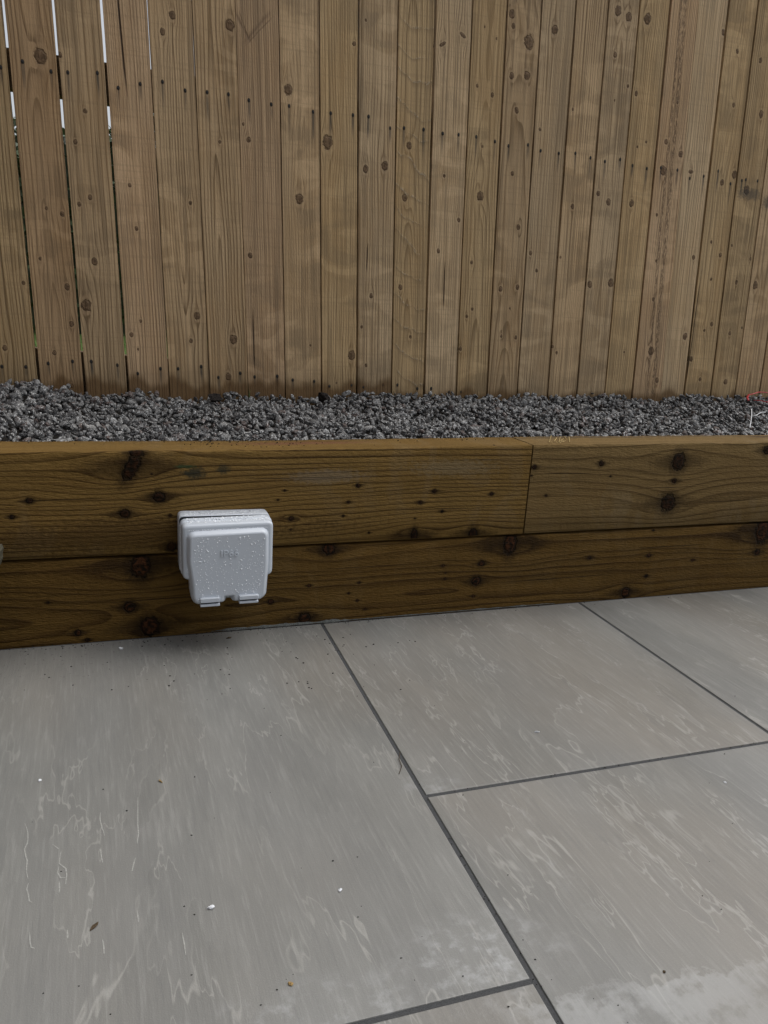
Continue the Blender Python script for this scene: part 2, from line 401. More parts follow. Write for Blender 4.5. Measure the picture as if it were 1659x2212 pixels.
# ------------------------------------------------------------------ timber sleepers
def crops(px, lst):
    out = []
    ox, oy, sc = px
    for q in lst: out.append((ox + q[0] * sc, oy + q[1] * sc, q[2] * sc) + tuple(q[3:]))
    return out
Z1, Z2, Z3 = (0, 905.2, .39682), (548.6, 905.2, .36376), (1097.2, 905.2, .33862)
SK = crops(Z1, [(160, 445, 17), (65, 533, 13), (680, 515, 20), (865, 425, 25), (716, 262, 62, 0.50, 0.40), (935, 695, 20), (1583, 543, 13), (925, 525, 9), (1550, 388, 6), (1513, 440, 6), (825, 300, 5), (742, 180, 24, 1.3),
     (705, 1025, 24), (765, 800, 60, 0.72), (815, 1130, 46, 0.9), (425, 1165, 17), (475, 1205, 11), (1475, 995, 13), (1645, 1085, 13), (260, 1000, 7)])
SK += crops(Z2, [(620, 395, 14), (183, 425, 7), (143, 480, 6), (560, 492, 9), (988, 495, 12), (1072, 428, 14), (1410, 445, 12), (1117, 548, 9), (222, 588, 15), (530, 575, 8), (218, 655, 7), (683, 675, 7), (950, 690, 36, 0.5), (1298, 685, 34, 0.7), (955, 590, 5),
     (445, 770, 34, 1.0), (1522, 740, 58, 0.6), (1352, 858, 19), (1320, 963, 23), (1124, 872, 8), (1138, 915, 5), (328, 990, 10), (625, 972, 8), (563, 1035, 7), (615, 1078, 8), (100, 1085, 17), (300, 1185, 28, 1.1), (1303, 1052, 9), (660, 1130, 7), (1135, 950, 7)])
SK += crops(Z3, [(597, 285, 19), (1090, 272, 48, 0.8), (1063, 395, 17), (1022, 535, 46, 0.95), (172, 308, 15), (155, 362, 7), (245, 490, 9), (655, 366, 6), (1655, 200, 22),
     (522, 885, 11), (900, 870, 12), (1180, 900, 9), (883, 1003, 11), (750, 1108, 30, .8), (1590, 850, 19), (1625, 715, 62, 0.7), (932, 710, 7)])
def sknots(x0, x1, z0, z1):
    out = []
    for k in SK:
        p = onY(k[0], k[1], 0)
        if x0 <= p[0] <= x1 and z0 <= p[2] <= z1:
            r = k[2] / CF * (np.linalg.norm(p - CAM)) * (1.08 if k[2] > 7 else .82)
            out.append((float(p[2]), float(p[0]), float(r)) + tuple([1.0 / k[3] if len(k) > 3 else 0.95, k[4] if len(k) > 4 else 0.0]))
    return out
def timber(name, x0, x1, zb, zt, mat, y0=0.0, dep=DT, lean0=0.0, lean1=0.0, amp=0.0009, frame=None):
    """sleeper lying along X; zt/zb may be functions of x. UV: v along, u up the front then back over the top."""
    f = lambda q, x: q(x) if callable(q) else q
    n = max(8, int((x1 - x0) / 0.018)); V_ = []; UV = []; F = []
    r = 0.0022
    m = None
    for i in range(n + 1):
        xx = x0 + (x1 - x0) * i / n
        b, t = f(zb, xx), f(zt, xx)
        sec = [(0, b + r), (0, b + (t - b) * .25), (0, b + (t - b) * .5), (0, b + (t - b) * .75), (0, t - r * 1.6), (r * .3, t - r * .5), (r * 1.1, t), (dep * .35, t), (dep * .7, t), (dep - r, t), (dep, t - r), (dep, b + r), (dep - r, b), (r, b)]
        for j, (yy, zz) in enumerate(sec):
            d = amp * mnoise.noise((xx * 25, zz * 30 + yy * 30, zt(0) * 9 if callable(zt) else zt * 9)) + (amp * 1.3 * mnoise.noise((xx * 90, j * 3.3, 7)) if 3 < j < 8 else 0)
            e = (lean0 if i == 0 else lean1 if i == n else 0) * (zz - t)
            V_.append((xx + e, y0 + yy + (d if j < 5 else d * .4), zz + (d if 4 < j < 10 else 0)))
            UV.append(((zz if j < 6 else t + yy) if j < 11 else zz - 0.5, xx))
        m = len(sec)
    for i in range(n):
        for j in range(m):
            k = (j + 1) % m; F.append((i * m + j, (i + 1) * m + j, (i + 1) * m + k, i * m + k))
    F.append(tuple(range(m))); F.append(tuple(n * m + j for j in reversed(range(m))))
    o = mk(name, V_, F, mat, uvs=UV)
    bm = bmesh.new(); bm.from_mesh(o.data); bmesh.ops.recalc_face_normals(bm, faces=bm.faces)
    for f_ in bm.faces: f_.smooth = len(f_.verts) < 5
    for f_ in bm.faces:
        if len(f_.verts) > 4:
            for e in f_.edges: e.smooth = False
    bm.to_mesh(o.data); bm.free()
    return o
def zline(pts, y=0.0):
    P = [onY(a, b, y) for a, b in pts]; xs = [p[0] for p in P]; zs = [p[2] for p in P]
    return lambda x: float(np.interp(x, xs, zs))
ztop = zline([(-150, 977.6), (0, 976.6), (550, 972.5), (1150, 962), (1659, 956), (1900, 953)])
zjnt = zline([(-150, 1221), (8, 1213.9), (381, 1196.9), (596, 1182), (1130, 1156), (1659, 1128.7), (1900, 1117)])
xj = float(onY(1152, 963, 0)[0]); xjb = float(onY(1130, 1157, 0)[0])
leanj = (xj - xjb) / 0.2
zi = [-1.0, 1.0]
early_s, late_s = (0.205, 0.126, 0.038), (0.030, 0.014, 0.004)
kc, kd = (0.034, 0.013, 0.005), (0.006, 0.004, 0.002)
XL, XR = -1.3, 2.3
# knots need the exact face positions
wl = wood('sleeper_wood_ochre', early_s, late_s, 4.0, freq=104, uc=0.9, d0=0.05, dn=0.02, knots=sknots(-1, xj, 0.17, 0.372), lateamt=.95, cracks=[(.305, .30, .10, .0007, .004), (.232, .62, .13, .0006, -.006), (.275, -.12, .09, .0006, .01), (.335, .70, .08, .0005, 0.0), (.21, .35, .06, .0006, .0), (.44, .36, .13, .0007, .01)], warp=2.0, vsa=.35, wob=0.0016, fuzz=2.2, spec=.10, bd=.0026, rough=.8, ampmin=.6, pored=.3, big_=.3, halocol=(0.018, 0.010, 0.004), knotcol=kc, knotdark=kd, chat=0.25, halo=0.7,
          chatcol=(0.20, 0.15, 0.085),
          blots=[(p[2], p[0], a, b, c, s) for p, a, b, c, s in [
              (onY(420, 1022, 0), .012, .02, (0.02, 0.026, 0.02), .8), (onY(482, 1014, 0), .010, .014, (0.02, 0.026, 0.02), .7), (onY(400, 1008, 0), .004, .02, (0.03, 0.07, 0.03), .6),
              (onY(700, 1030, 0), .014, .09, (0.20, 0.155, 0.10), .6), (onY(980, 1010, 0), .02, .12, (0.20, 0.155, 0.09), .55)]] + [(0.205, -0.02, 0.035, 0.42, (0.060, 0.032, 0.010), .6), (0.425, 0.33, 0.020, 0.17, (0.15, 0.068, 0.04), .7), (0.460, 0.28, 0.010, 0.3, (0.05, 0.04, 0.03), .55)])  # the broad low-left blot paints damp and shade together
wr = wood('sleeper_wood_green_tan', (0.196, 0.130, 0.052), (0.055, 0.032, 0.011), 14.0, freq=80, uc=0.24, d0=0.03, dn=0.05, knots=sknots(xj - .01, 3, 0.16, 0.372), lateamt=0.75, cracks=[(.300, .90, .06, .0007, -.03), (.262, 1.15, .09, .0006, .0), (.225, 1.35, .12, .0005, .01)], warp=3.0, vsa=.4, wob=0.0045, fuzz=2.0, spec=.10, bd=.0026, rough=.8, ampmin=.6, pored=.3, big_=.3, halocol=(0.018, 0.010, 0.004), knotcol=kc, knotdark=kd, chat=0.35, halo=0.6,
          chatcol=(0.21, 0.165, 0.10),
          blots=[(0.44, 1.5, .016, .1, (0.05, 0.03, 0.02), .7), (0.45, 1.1, .012, .35, (0.06, 0.05, 0.04), .5)])
wb = wood('sleeper_wood_damp', (0.122, 0.070, 0.018), (0.022, 0.010, 0.003), 24.0, freq=70, uc=0.05, d0=0.01, dn=0.06, knots=sknots(-1, 3, -.01, 0.165), lateamt=0.85, cracks=[(.075, .05, .12, .0007, .01), (.115, .45, .10, .0006, .0), (.06, .9, .15, .0007, .01), (.12, 1.2, .1, .0006, .0)], warp=3.0, vsa=.4, wob=0.006, fuzz=2.2, spec=.10, bd=.0026, rough=.8, ampmin=.6, pored=.3, big_=.3, halocol=(0.018, 0.010, 0.004), knotcol=(0.060, 0.022, 0.008), knotdark=kd, chat=0.2, halo=0.75,
          chatcol=(0.155, 0.105, 0.045))
GAP = 0.0021
slope = lambda x: zjnt(x)
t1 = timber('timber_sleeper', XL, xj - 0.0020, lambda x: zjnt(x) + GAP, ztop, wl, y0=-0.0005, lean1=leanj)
tag(t1, 'long ochre timber sleeper with black knots, upper left of the wall behind the white box', 'timber sleeper', 'timber sleepers of the retaining wall')
t2 = timber('timber_sleeper', xj + 0.0020, XR, lambda x: zjnt(x) + GAP, ztop, wr, y0=0.0012, lean0=leanj)
tag(t2, 'shorter paler green-tan timber sleeper, upper right of the wall beside the vertical joint', 'timber sleeper', 'timber sleepers of the retaining wall')
t3 = timber('timber_sleeper', XL, XR, -0.045, lambda x: zjnt(x) - GAP, wb, y0=0.0008)
tag(t3, 'dark damp bottom timber sleeper running full width along the patio edge', 'timber sleeper', 'timber sleepers of the retaining wall')
# return at the left edge of the view: low step of one sleeper, end just peeping in
cx_ = float(onZ(1.0, 1404)[0])
n0 = len(bpy.data.objects)
def timberY(name, x1, y0, y1, zb, zt, mat, dep=0.2):
    V_ = []; UV = []; F = []; n = 50; r = .003
    for i in range(n + 1):
        yy = y0 + (y1 - y0) * i / n
        sec = [(x1, zb), (x1, zb + (zt - zb) / 2), (x1, zt - r), (x1 - r, zt), (x1 - dep / 2, zt), (x1 - dep, zt), (x1 - dep, zb)]
        for j, (a, c) in enumerate(sec):
            d = 0.0012 * mnoise.noise((yy * 40, a * 30, c * 30))
            V_.append((a + d, yy, c + d)); UV.append((c if j < 3 else zt + x1 - a, yy))
    m = 7
    for i in range(n):
        for j in range(m):
            k = (j + 1) % m; F.append((i * m + j, (i + 1) * m + j, (i + 1) * m + k, i * m + k))
    F.append(tuple(range(m))); F.append(tuple(n * m + j for j in reversed(range(m))))
    o = mk(name, V_, F, mat, uvs=UV)
    bm = bmesh.new(); bm.from_mesh(o.data); bmesh.ops.recalc_face_normals(bm, faces=bm.faces); bm.to_mesh(o.data); bm.free()
    return o
ws = wood('step_wood_grey', (0.085, 0.080, 0.058), (0.05, 0.04, 0.025), 34.0, freq=80, uc=0.2, knots=[(0.1, -0.3, 0.012)], lateamt=0.5)
st = timberY('step_sleeper', cx_, -0.75, -0.03, 0.003, ZM + 0.012, ws)
fr = MB(); P2 = [onY(a, b, -.03) for a, b in ((-9, 1174), (4, 1175), (8, 1183), (6, 1196), (7, 1203), (3, 1216), (-9, 1236))]
fr.loft([[tuple(p) for p in P2], [(p[0] - .004, p[1] - .03, p[2]) for p in P2]]); fr.build('frayed_corner', ws, st)
tag(st, 'pale sawn timber step whose frayed corner peeps in at the left edge', 'timber step')

# mortar squeezed out along the foot of the wall
mortar = plain('mortar', (0.10, 0.105, 0.10), 0.95, 0.2, 500, 0.4, 0.002)
mb = MB(); rings = []
xa, xb = onZ(455, 1358)[0], onZ(1200, 1305)[0]
for i in range(120):
    x = xa + (xb - xa) * i / 119; e = min(1, i / 6, (119 - i) / 6)
    h = max(0.0012, (0.006 if x < 0.42 else 0.0025) * (0.6 + 0.8 * mnoise.noise((x * 30, 0, 0)) + 0.4 * mnoise.noise((x * 120, 0, 3)))) * (0.2 + 0.8 * e); wd = h * 1.1
    rings.append([(x, 0.004, 0.0005), (x, -wd, 0.0005), (x, -wd * 0.8, h * 0.5), (x, -0.0015, h), (x, 0.004, h)])
mb.loft(rings); tag(mb.build('mortar_smear', mortar), 'thin grey mortar smear squeezed along the foot of the timber wall', 'mortar')

# ------------------------------------------------------------------ fence
A_, B_, C_ = (0, 0, .36376), (548.6, 0, .36376), (1097.2, 0, .33862)
D_, E_, F_ = (0, 438.9, .36376), (548.6, 438.9, .36376), (1097.2, 438.9, .33862)
FK = crops(A_, [(238, 335, 34), (1022, 92, 18), (965, 190, 16), (1365, 150, 26), (1475, 830, 14), (1445, 738, 9), (505, 660, 12), (447, 842, 11), (535, 1172, 13), (470, 1213, 12), (275, 1238, 9), (370, 1272, 13), (1305, 843, 9), (355, 325, 12), (770, 1100, 10), (1130, 1205, 11)])
FK += crops(B_, [(203, 535, 26), (270, 1180, 26), (437, 845, 34), (595, 260, 11), (665, 120, 7), (663, 1005, 18), (775, 985, 22), (1120, 262, 22, .5, .5), (1240, 210, 20, .6, -.5), (922, 865, 18), (895, 1175, 19), (1325, 510, 9), (1415, 565, 11), (1355, 870, 8), (1343, 1165, 23), (1130, 1045, 9), (1632, 250, 32), (1530, 450, 16), (1622, 450, 20), (1560, 655, 14), (1530, 85, 20), (1540, 155, 12), (1535, 1030, 11), (1370, 160, 6), (1440, 230, 6)])
FK += crops(C_, [(700, 70, 23), (770, 108, 22), (890, 122, 24), (683, 350, 13), (765, 548, 9), (818, 598, 12), (680, 640, 6), (300, 190, 22), (1463, 328, 11), (1608, 388, 12), (1612, 730, 17), (1440, 670, 11), (1365, 1165, 15), (1518, 1215, 22), (990, 1090, 24), (1100, 985, 16), (1007, 905, 13), (640, 1290, 18), (788, 1298, 18), (412, 1318, 14), (575, 1235, 14), (825, 937, 7), (882, 905, 7), (413, 697, 8), (448, 660, 6), (1080, 655, 8), (1165, 1095, 20, .6), (1445, 1115, 20), (215, 540, 6), (205, 825, 9), (1376, 205, 14)])
FK += crops(D_, [(510, 608, 30), (560, 348, 18), (398, 497, 16), (238, 330, 9), (140, 474, 10), (425, 718, 14), (323, 888, 12), (1385, 810, 24), (1135, 818, 12), (1170, 670, 20), (780, 782, 13), (835, 700, 9), (1485, 312, 14), (820, 868, 7), (425, 1085, 12), (30, 860, 14), (1355, 1030, 20), (810, 150, 11)])
FK += crops(E_, [(580, 905, 26), (870, 500, 14), (930, 795, 10), (695, 550, 13), (640, 735, 9), (1293, 352, 10), (1295, 630, 10), (1262, 673, 10), (1226, 865, 11), (1570, 145, 13), (1565, 500, 13), (1465, 510, 14), (1520, 625, 7), (1470, 790, 9), (1555, 798, 8), (370, 688, 6), (335, 845, 7), (665, 963, 10), (1095, 283, 12), (1215, 100, 12), (490, 1067, 7)])
FK += crops(F_, [(950, 75, 9), (66, 150, 13), (60, 540, 12), (50, 858, 11), (185, 430, 11), (370, 430, 5), (520, 520, 20), (655, 510, 22), (927, 613, 11), (945, 368, 9), (912, 945, 23), (948, 1130, 15), (145, 318, 13), (285, 915, 10), (310, 955, 10), (742, 950, 7), (620, 902, 5), (1355, 330, 12), (1297, 247, 9), (1297, 485, 8), (1425, 270, 8), (1455, 505, 11), (1412, 830, 11), (1300, 772, 12), (1253, 812, 9), (1170, 995, 13), (1225, 1125, 11), (1385, 1140, 15), (1578, 525, 20), (1130, 850, 18), (1185, 345, 13), (1545, 355, 9), (335, 345, 8), (1490, 795, 8)])
NL = crops(A_, [(5, 400, 1), (133, 365, 1), (303, 424, 1), (403, 430, 1), (577, 433, 1), (700, 521, 1), (832, 498, 1), (965, 486, 1), (1100, 538, 1), (1230, 548, 1), (1357, 560, 1), (1478, 595, 1), (1611, 620, 1)])
NL += crops(B_, [(207, 630, 1), (350, 664, 1), (456, 672, 1), (590, 683, 1), (681, 692, 1), (809, 762, 1), (891, 760, 1), (1009, 768, 1), (1122, 793, 1), (1215, 800, 1), (1318, 812, 1), (1433, 840, 1), (1511, 866, 1), (1627, 860, 1)])
NL += crops(C_, [(209, 961, 1), (326, 978, 1), (431, 978, 1), (528, 1006, 1), (619, 1030, 1), (717, 1017, 1), (794, 1056, 1), (888, 1075, 1), (976, 1070, 1), (1079, 1085, 1), (1160, 1138, 1), (1252, 1124, 1), (1342, 1091, 1), (1421, 1172, 1), (1490, 1152, 1), (1515, 1147, 1), (1591, 1155, 1)])
NL += crops(D_, [(12, 970, 1), (152, 972, 1), (287, 952, 1), (430, 940, 1), (541, 940, 1), (700, 962, 1), (820, 1012, 1), (953, 983, 1), (1058, 983, 1), (1195, 970, 1), (1297, 1035, 1), (1425, 1010, 1), (1513, 1032, 1), (1645, 1028, 1)])
NL += crops(E_, [(138, 1028, 1), (229, 1050, 1), (358, 1058, 1), (447, 1088, 1), (580, 1082, 1), (650, 1093, 1), (766, 1080, 1), (852, 1080, 1), (972, 1102, 1), (1053, 1100, 1), (1158, 1122, 1), (1228, 1122, 1)])
ED = [((5.5, 0), (84.4, 824.5)), ((113.5, 0), (183.7, 844.5)), ((218, 0), (277.5, 853.6)), ((317.6, 0), (367.4, 857)), ((414, 0), (454, 862.7)), ((507.4, 0), (536.5, 857)), ((601.3, 0), (616.6, 853.6)), ((689.4, 0), (694.8, 853)), ((774.9, 0), (770.9, 846)), ((860.7, 0), (845.4, 842.7)), ((941.5, 0), (916, 853)), ((1021.5, 0), (985, 850)), ((1097.5, 0), (1052.4, 850)), ((1171.7, 0), (1117.5, 848.6)), ((1245.2, 0), (1183.5, 845)), ((1315.6, 0), (1245.5, 852)), ((1383.3, 0), (1305.4, 858.8)), ((1450.4, 0), (1364.7, 862)), ((1509.6, 0), (1427, 852)), ((1576.3, 0), (1478, 852)), ((1639, 0), (1534, 858.8)), ((1702, 0), (1587.5, 852)), ((1765, 0), (1640.7, 845))]
edges = []
for a, b in ED:
    p, q = onY(*a, YF), onY(*b, YF)
    edges.append((lambda z, p=p, q=q: float(q[0] + (p[0] - q[0]) * (z - q[2]) / (p[2] - q[2]))))
e0, eN = edges[0], edges[-1]
edges = [lambda z: e0(z) - 0.316, lambda z: e0(z) - 0.211, lambda z: e0(z) - 0.1065] + edges + [lambda z: eN(z) + 0.101, lambda z: eN(z) + 0.203, lambda z: eN(z) + 0.305]
gaps = [.002, .003, .004, .0062, .0056, .0052, .0016, .0015, .0015, .0022, .0034, .0044, .0044, .0056, .0036, .0044, .0040, .0048, .0040, .0040, .0046, .0012, .0056, .0028, .0038, .0034, .002, .002, .002]
ZB, ZTOP = 0.27, 1.78
hues = dict(pink=((0.262, 0.190, 0.126), (0.115, 0.074, 0.043)), tan=((0.262, 0.194, 0.125), (0.115, 0.077, 0.042)), gold=((0.252, 0.186, 0.112), (0.112, 0.075, 0.037)),
            grey=((0.268, 0.205, 0.138), (0.122, 0.086, 0.052)), brown=((0.225, 0.158, 0.098), (0.100, 0.065, 0.036)))
spec = ['tan', 'brown', 'gold', 'brown', 'tan', 'pink', 'tan', 'tan', 'pink', 'tan', 'gold', 'grey', 'gold', 'grey', 'gold', 'tan', 'grey', 'tan', 'grey', 'gold', 'pink', 'grey', 'gold', 'gold', 'tan', 'brown', 'tan', 'tan']
ucs = [.3, .05, .2, .05, .2, -.3, .05, .04, .25, .06, .2, .3, .04, .4, .05, .05, .35, .3, .05, -.2, .04, .3, .05, .2, .05, .1, .3, .3]
labels = {2: 'left-hand gapped board', 14: 'board with curved diagonal saw marks', 15: 'pale board with a long dark split', 21: 'board with a ragged bark seam', 5: 'board with a dark resin streak near its top', 8: 'board with a dark V mark at its top', 22: 'grey board with a thin running crack'}
fence = empty('wooden_fence', (0.8, YF, ZB)); tag(fence, 'tall close-boarded timber fence of vertical brown boards behind the gravel', 'fence')
POFF = Vector((-0.8, -YF, -ZB))
nailm = plain('rusted_nail', (0.015, 0.016, 0.016), 0.6, 0.4, 900, 0.3)
kb = {}; nb_ = {}
def which(p):
    for i in range(len(edges) - 1):
        if edges[i](p[2]) <= p[0] < edges[i + 1](p[2]): return i
    return None
for k in FK:
    p = onY(k[0], k[1], YF); i = which(p)
    if i is None: continue
    r = k[2] / CF * np.linalg.norm(p - CAM) * 0.74
    if r < 0.0022: continue
    kb.setdefault(i, []).append((p[0] - edges[i](p[2]), p[2], r, (1 / k[3] if len(k) > 3 else 0.78), k[4] if len(k) > 4 else 0.0))
for k in NL:
    p = onY(k[0], k[1], YF); i = which(p)
    if i is None: continue
    nb_.setdefault(i, []).append((p[0] - edges[i](p[2]), p[2]))
def bp(px, py):
    p = onY(px, py, YF); i = which(p); return float(p[0] - edges[i](p[2])), float(p[2])
c5 = bp(262, 80); cV = bp(535, 84); c15 = bp(959, 620); c22 = bp(1497, 720); c12b = bp(793, 558); c8 = bp(548, 740); c3 = bp(482, 590)
for i in range(len(edges) - 1):
    L, R = edges[i], edges[i + 1]; rg = random.Random(i * 13 + 5)
    early, late = hues[spec[i % len(spec)]]
    f = 0.88 + 0.24 * rg.random(); early = tuple(min(.6, c * f * q) for c, q in zip(early, (2.05, 2.0, 1.80))); late = tuple(c * q for c, q in zip(late, (1.25, 1.2, 1.05)))
    cr = []; bl = []
    if i == 5: cr.append((c5[0], c5[1], 0.14, 0.0021, -0.03))
    if i == 8:
        cr += [(cV[0] + .022, cV[1] + .026, .046, .0085, .85, .5), (cV[0] + .028, cV[1] + .020, .040, .0030, .95, .5), (cV[0] - .012, cV[1] + .024, .040, .0065, -.55, .45), (cV[0] - .008, cV[1] + .026, .034, .0025, -.35, .45)]
        cr.append((c8[0], c8[1], 0.09, 0.0018, 0.0))
    if i == 11: cr.append((c12b[0], c12b[1], 0.04, 0.0016, 0.02))
    if i == 13: cr.append((c15[0], c15[1], 0.07, 0.0016, 0.0))
    if i == 22 or i == 21: cr.append((c22[0] if i == which(onY(1497, 720, YF)) else 0.09, c22[1], 0.22, 0.0013, 0.03))
    if i >= 23: bl.append((0.05, bp(1640, 436)[1] if i > 23 else 1.0, .05, .02, (0.06, 0.06, 0.055), .6))
    nls = [(a, b, 0.04 + 0.05 * rg.random(), 0.5 + 0.35 * rg.random()) for a, b in nb_.get(i, [])]
    mt = wood('fence_wood', early, late, 100 + i * 5.3, freq=rg.choice([120, 150, 175]), uc=ucs[i % len(ucs)], d0=0.012, dv=rg.uniform(-.03, .03), dn=0.025 if abs(ucs[i % len(ucs)]) < .1 else 0.012,
              knots=[k for k in kb.get(i, [])], nails=nls, cracks=cr, blots=bl, saw=(i == 12), pith=([(0.085, 0.0085, -0.028), (0.06, 0.006, -0.02)] if i == 20 else None),
              lateamt=rg.uniform(.85, 1.0), chat=rg.uniform(.45, .8), wob=.0045, wet=(0.424 if i < 12 else 0.404, 0.016 if i < 12 else 0.010), halo=.34, pale=.3, kamt=.78, ampmin=.6, knotcol=(0.200, 0.126, 0.072), knotdark=(0.078, 0.047, 0.026))
    # mesh
    th = 0.018; yo = YF + rg.uniform(-0.0015, 0.0015); cup = rg.uniform(-0.0012, 0.0012); tilt = rg.uniform(-0.002, 0.002)
    gl, gr = gaps[i] / 2, gaps[i + 1] / 2; n = 60; V_ = []; UV = []; F = []; m = 0
    ba = edges[i](ZB)
    for s in range(n + 1):
        z = ZB + (ZTOP - ZB) * s / n
        l = L(z) + gl + 0.0005 * mnoise.noise((i * 9.1, z * 18, 0)); r = R(z) - gr + 0.0005 * mnoise.noise((i * 9.1 + 4, z * 18, 0)); wd = r - l
        sec = [(0, .0006), (.0006, 0), (wd * .2, 0), (wd * .4, 0), (wd * .6, 0), (wd * .8, 0), (wd - .0006, 0), (wd, .0006), (wd, th), (0, th)]
        for (a, b) in sec:
            q = a / wd
            yy = yo + b + cup * (1 - (2 * q - 1) ** 2) + tilt * (q - .5) + 0.0006 * mnoise.noise((i * 5 + q * 2, z * 6, 2))
            V_.append((l + a + POFF.x, yy + POFF.y, z + POFF.z)); UV.append((l + a - L(z) + (b if b > .002 else 0), z))
        m = len(sec)
    for s in range(n):
        for j in range(m):
            k = (j + 1) % m; F.append((s * m + j, s * m + k, (s + 1) * m + k, (s + 1) * m + j))
    F.append(tuple(reversed(range(m)))); F.append(tuple(n * m + j for j in range(m)))
    bo = mk('board', V_, F, mt, fence, uvs=UV)
    if i in labels: bo['label'] = labels[i]
    for a, b in nb_.get(i, []):
        mb = MB(); x = L(b) + a; rings = []
        for rr, dy in ((0.0026, 0.001), (0.0024, -0.0006), (0.0012, -0.001)):
            rings.append([(x + math.cos(t) * rr * (1 + .2 * math.sin(3 * t + a * 900)) + POFF.x, yo + dy + POFF.y, b + math.sin(t) * rr * 1.25 + POFF.z) for t in [2 * math.pi * q / 9 for q in range(9)]])
        mb.loft(rings); mb.build('nail', nailm, bo)
railw = wood('rail_wood', (0.16, 0.11, 0.06), (0.08, 0.05, 0.03), 300.0, freq=100, uc=.3)
def rail(tl, bl_, tr, br, YR):
    a, b, c, d = onY(*tl, YR), onY(*bl_, YR), onY(*tr, YR), onY(*br, YR)
    e = lambda p, q, x: p[2] + (q[2] - p[2]) * (x - p[0]) / (q[0] - p[0])
    V_ = []; x0, x1 = -0.55, 2.45
    for x in (x0, x1):
        zt, zb = e(a, c, x), e(b, d, x)
        for (yy, zz) in ((YR, zb), (YR, zt), (YR + .04, zt), (YR + .04, zb)): V_.append((x + POFF.x, yy + POFF.y, zz + POFF.z))
    mk('rail', V_, [(0, 1, 5, 4), (1, 2, 6, 5), (2, 3, 7, 6), (3, 0, 4, 7), (0, 3, 2, 1), (4, 5, 6, 7)], railw, fence, uvs=[(v[2], v[0]) for v in V_])
YR = YF + 0.0215
rail((18, 103), (22, 190), (1610, 345), (1610, 430), YR)
rail((77.5, 752), (82, 850), (1200, 845), (1200, 940), YR)
for px in (-0.42, 1.95):
    V_ = [(px + dx + POFF.x, YR + .0415 + dy + POFF.y, z + POFF.z) for z in (-0.05, 1.72) for dx, dy in ((0, 0), (.075, 0), (.075, .075), (0, .075))]
    mk('post', V_, [(0, 1, 5, 4), (1, 2, 6, 5), (2, 3, 7, 6), (3, 0, 4, 7), (3, 2, 1, 0), (4, 5, 6, 7)], railw, fence, uvs=[(v[0], v[2]) for v in V_])

# hedge in the field, seen through the gaps
leafm, T, B = newmat('hedge_leaf'); gi = T.nodes.new('ShaderNodeNewGeometry'); rr = X(T, gi.outputs['Random Per Island'])
setp(T, B, col=mix(T, rr, (0.020, 0.032, 0.012), (0.055, 0.085, 0.025)), rough=0.6)
def leaves(n, fn, size, seed):
    r = np.random.default_rng(seed); P = fn(r, n)
    a = r.normal(size=(n, 3)); a /= np.linalg.norm(a, axis=1)[:, None]; b = np.cross(a, r.normal(size=(n, 3))); b /= np.linalg.norm(b, axis=1)[:, None]
    s = size * (0.6 + 0.8 * r.random(n))[:, None]
    V_ = np.stack([P - a * s, P + b * s * .45, P + a * s, P - b * s * .45], 1).reshape(-1, 3)
    return V_, [tuple(range(4 * i, 4 * i + 4)) for i in range(n)]
def hf(r, n):
    P = np.stack([r.uniform(-5.5, 6, n), 5.2 + r.uniform(0, .7, n), r.uniform(0.1, 1, n)], 1)
    top = 1.86 + .12 * np.sin(P[:, 0] * 2.1) + .06 * np.sin(P[:, 0] * 7)
    P[:, 2] = P[:, 2] ** .8 * top; return P
V_, F = leaves(34000, hf, .05, 3)
b_ = len(V_); V_ = np.concatenate([V_, np.array([(x, y, z) for x in (-5.4, 5.9) for y in (5.4, 5.75) for z in (.1, 1.68)])])
F += [tuple(b_ + q for q in f) for f in ((0, 1, 5, 4), (2, 3, 7, 6), (1, 3, 7, 5), (0, 1, 3, 2), (4, 5, 7, 6))]
tag(mk('hedge', V_, F, leafm), 'dark green hedge in the field, glimpsed through the fence gaps', 'hedge')
blm = plain('grass_blade', (0.10, 0.17, 0.04), 0.6, 0.3, 100, 0.4)
V_ = []; F = []; r = random.Random(4)
for i in range(9000):
    x = r.uniform(-1.6, 2.6); y = YF + .2 + 2.2 * r.random() ** 1.5; h = r.uniform(.08, .3); z = .16 + .02 * y
    a = r.uniform(0, 6.28); dx, dy = math.cos(a) * .003, math.sin(a) * .003; lx, ly = r.uniform(-.06, .06), r.uniform(-.06, .06)
    b = len(V_); V_ += [(x - dx, y - dy, z), (x + dx, y + dy, z), (x + dx * .7 + lx * .4, y + dy * .7 + ly * .4, z + h * .6), (x - dx * .7 + lx * .4, y - dy * .7 + ly * .4, z + h * .6), (x + lx, y + ly, z + h)]
    F += [(b, b + 1, b + 2, b + 3), (b + 3, b + 2, b + 4)]
tag(mk('long_grass', V_, F, blm), 'long green grass in the field just behind the fence', 'grass', kind='stuff')

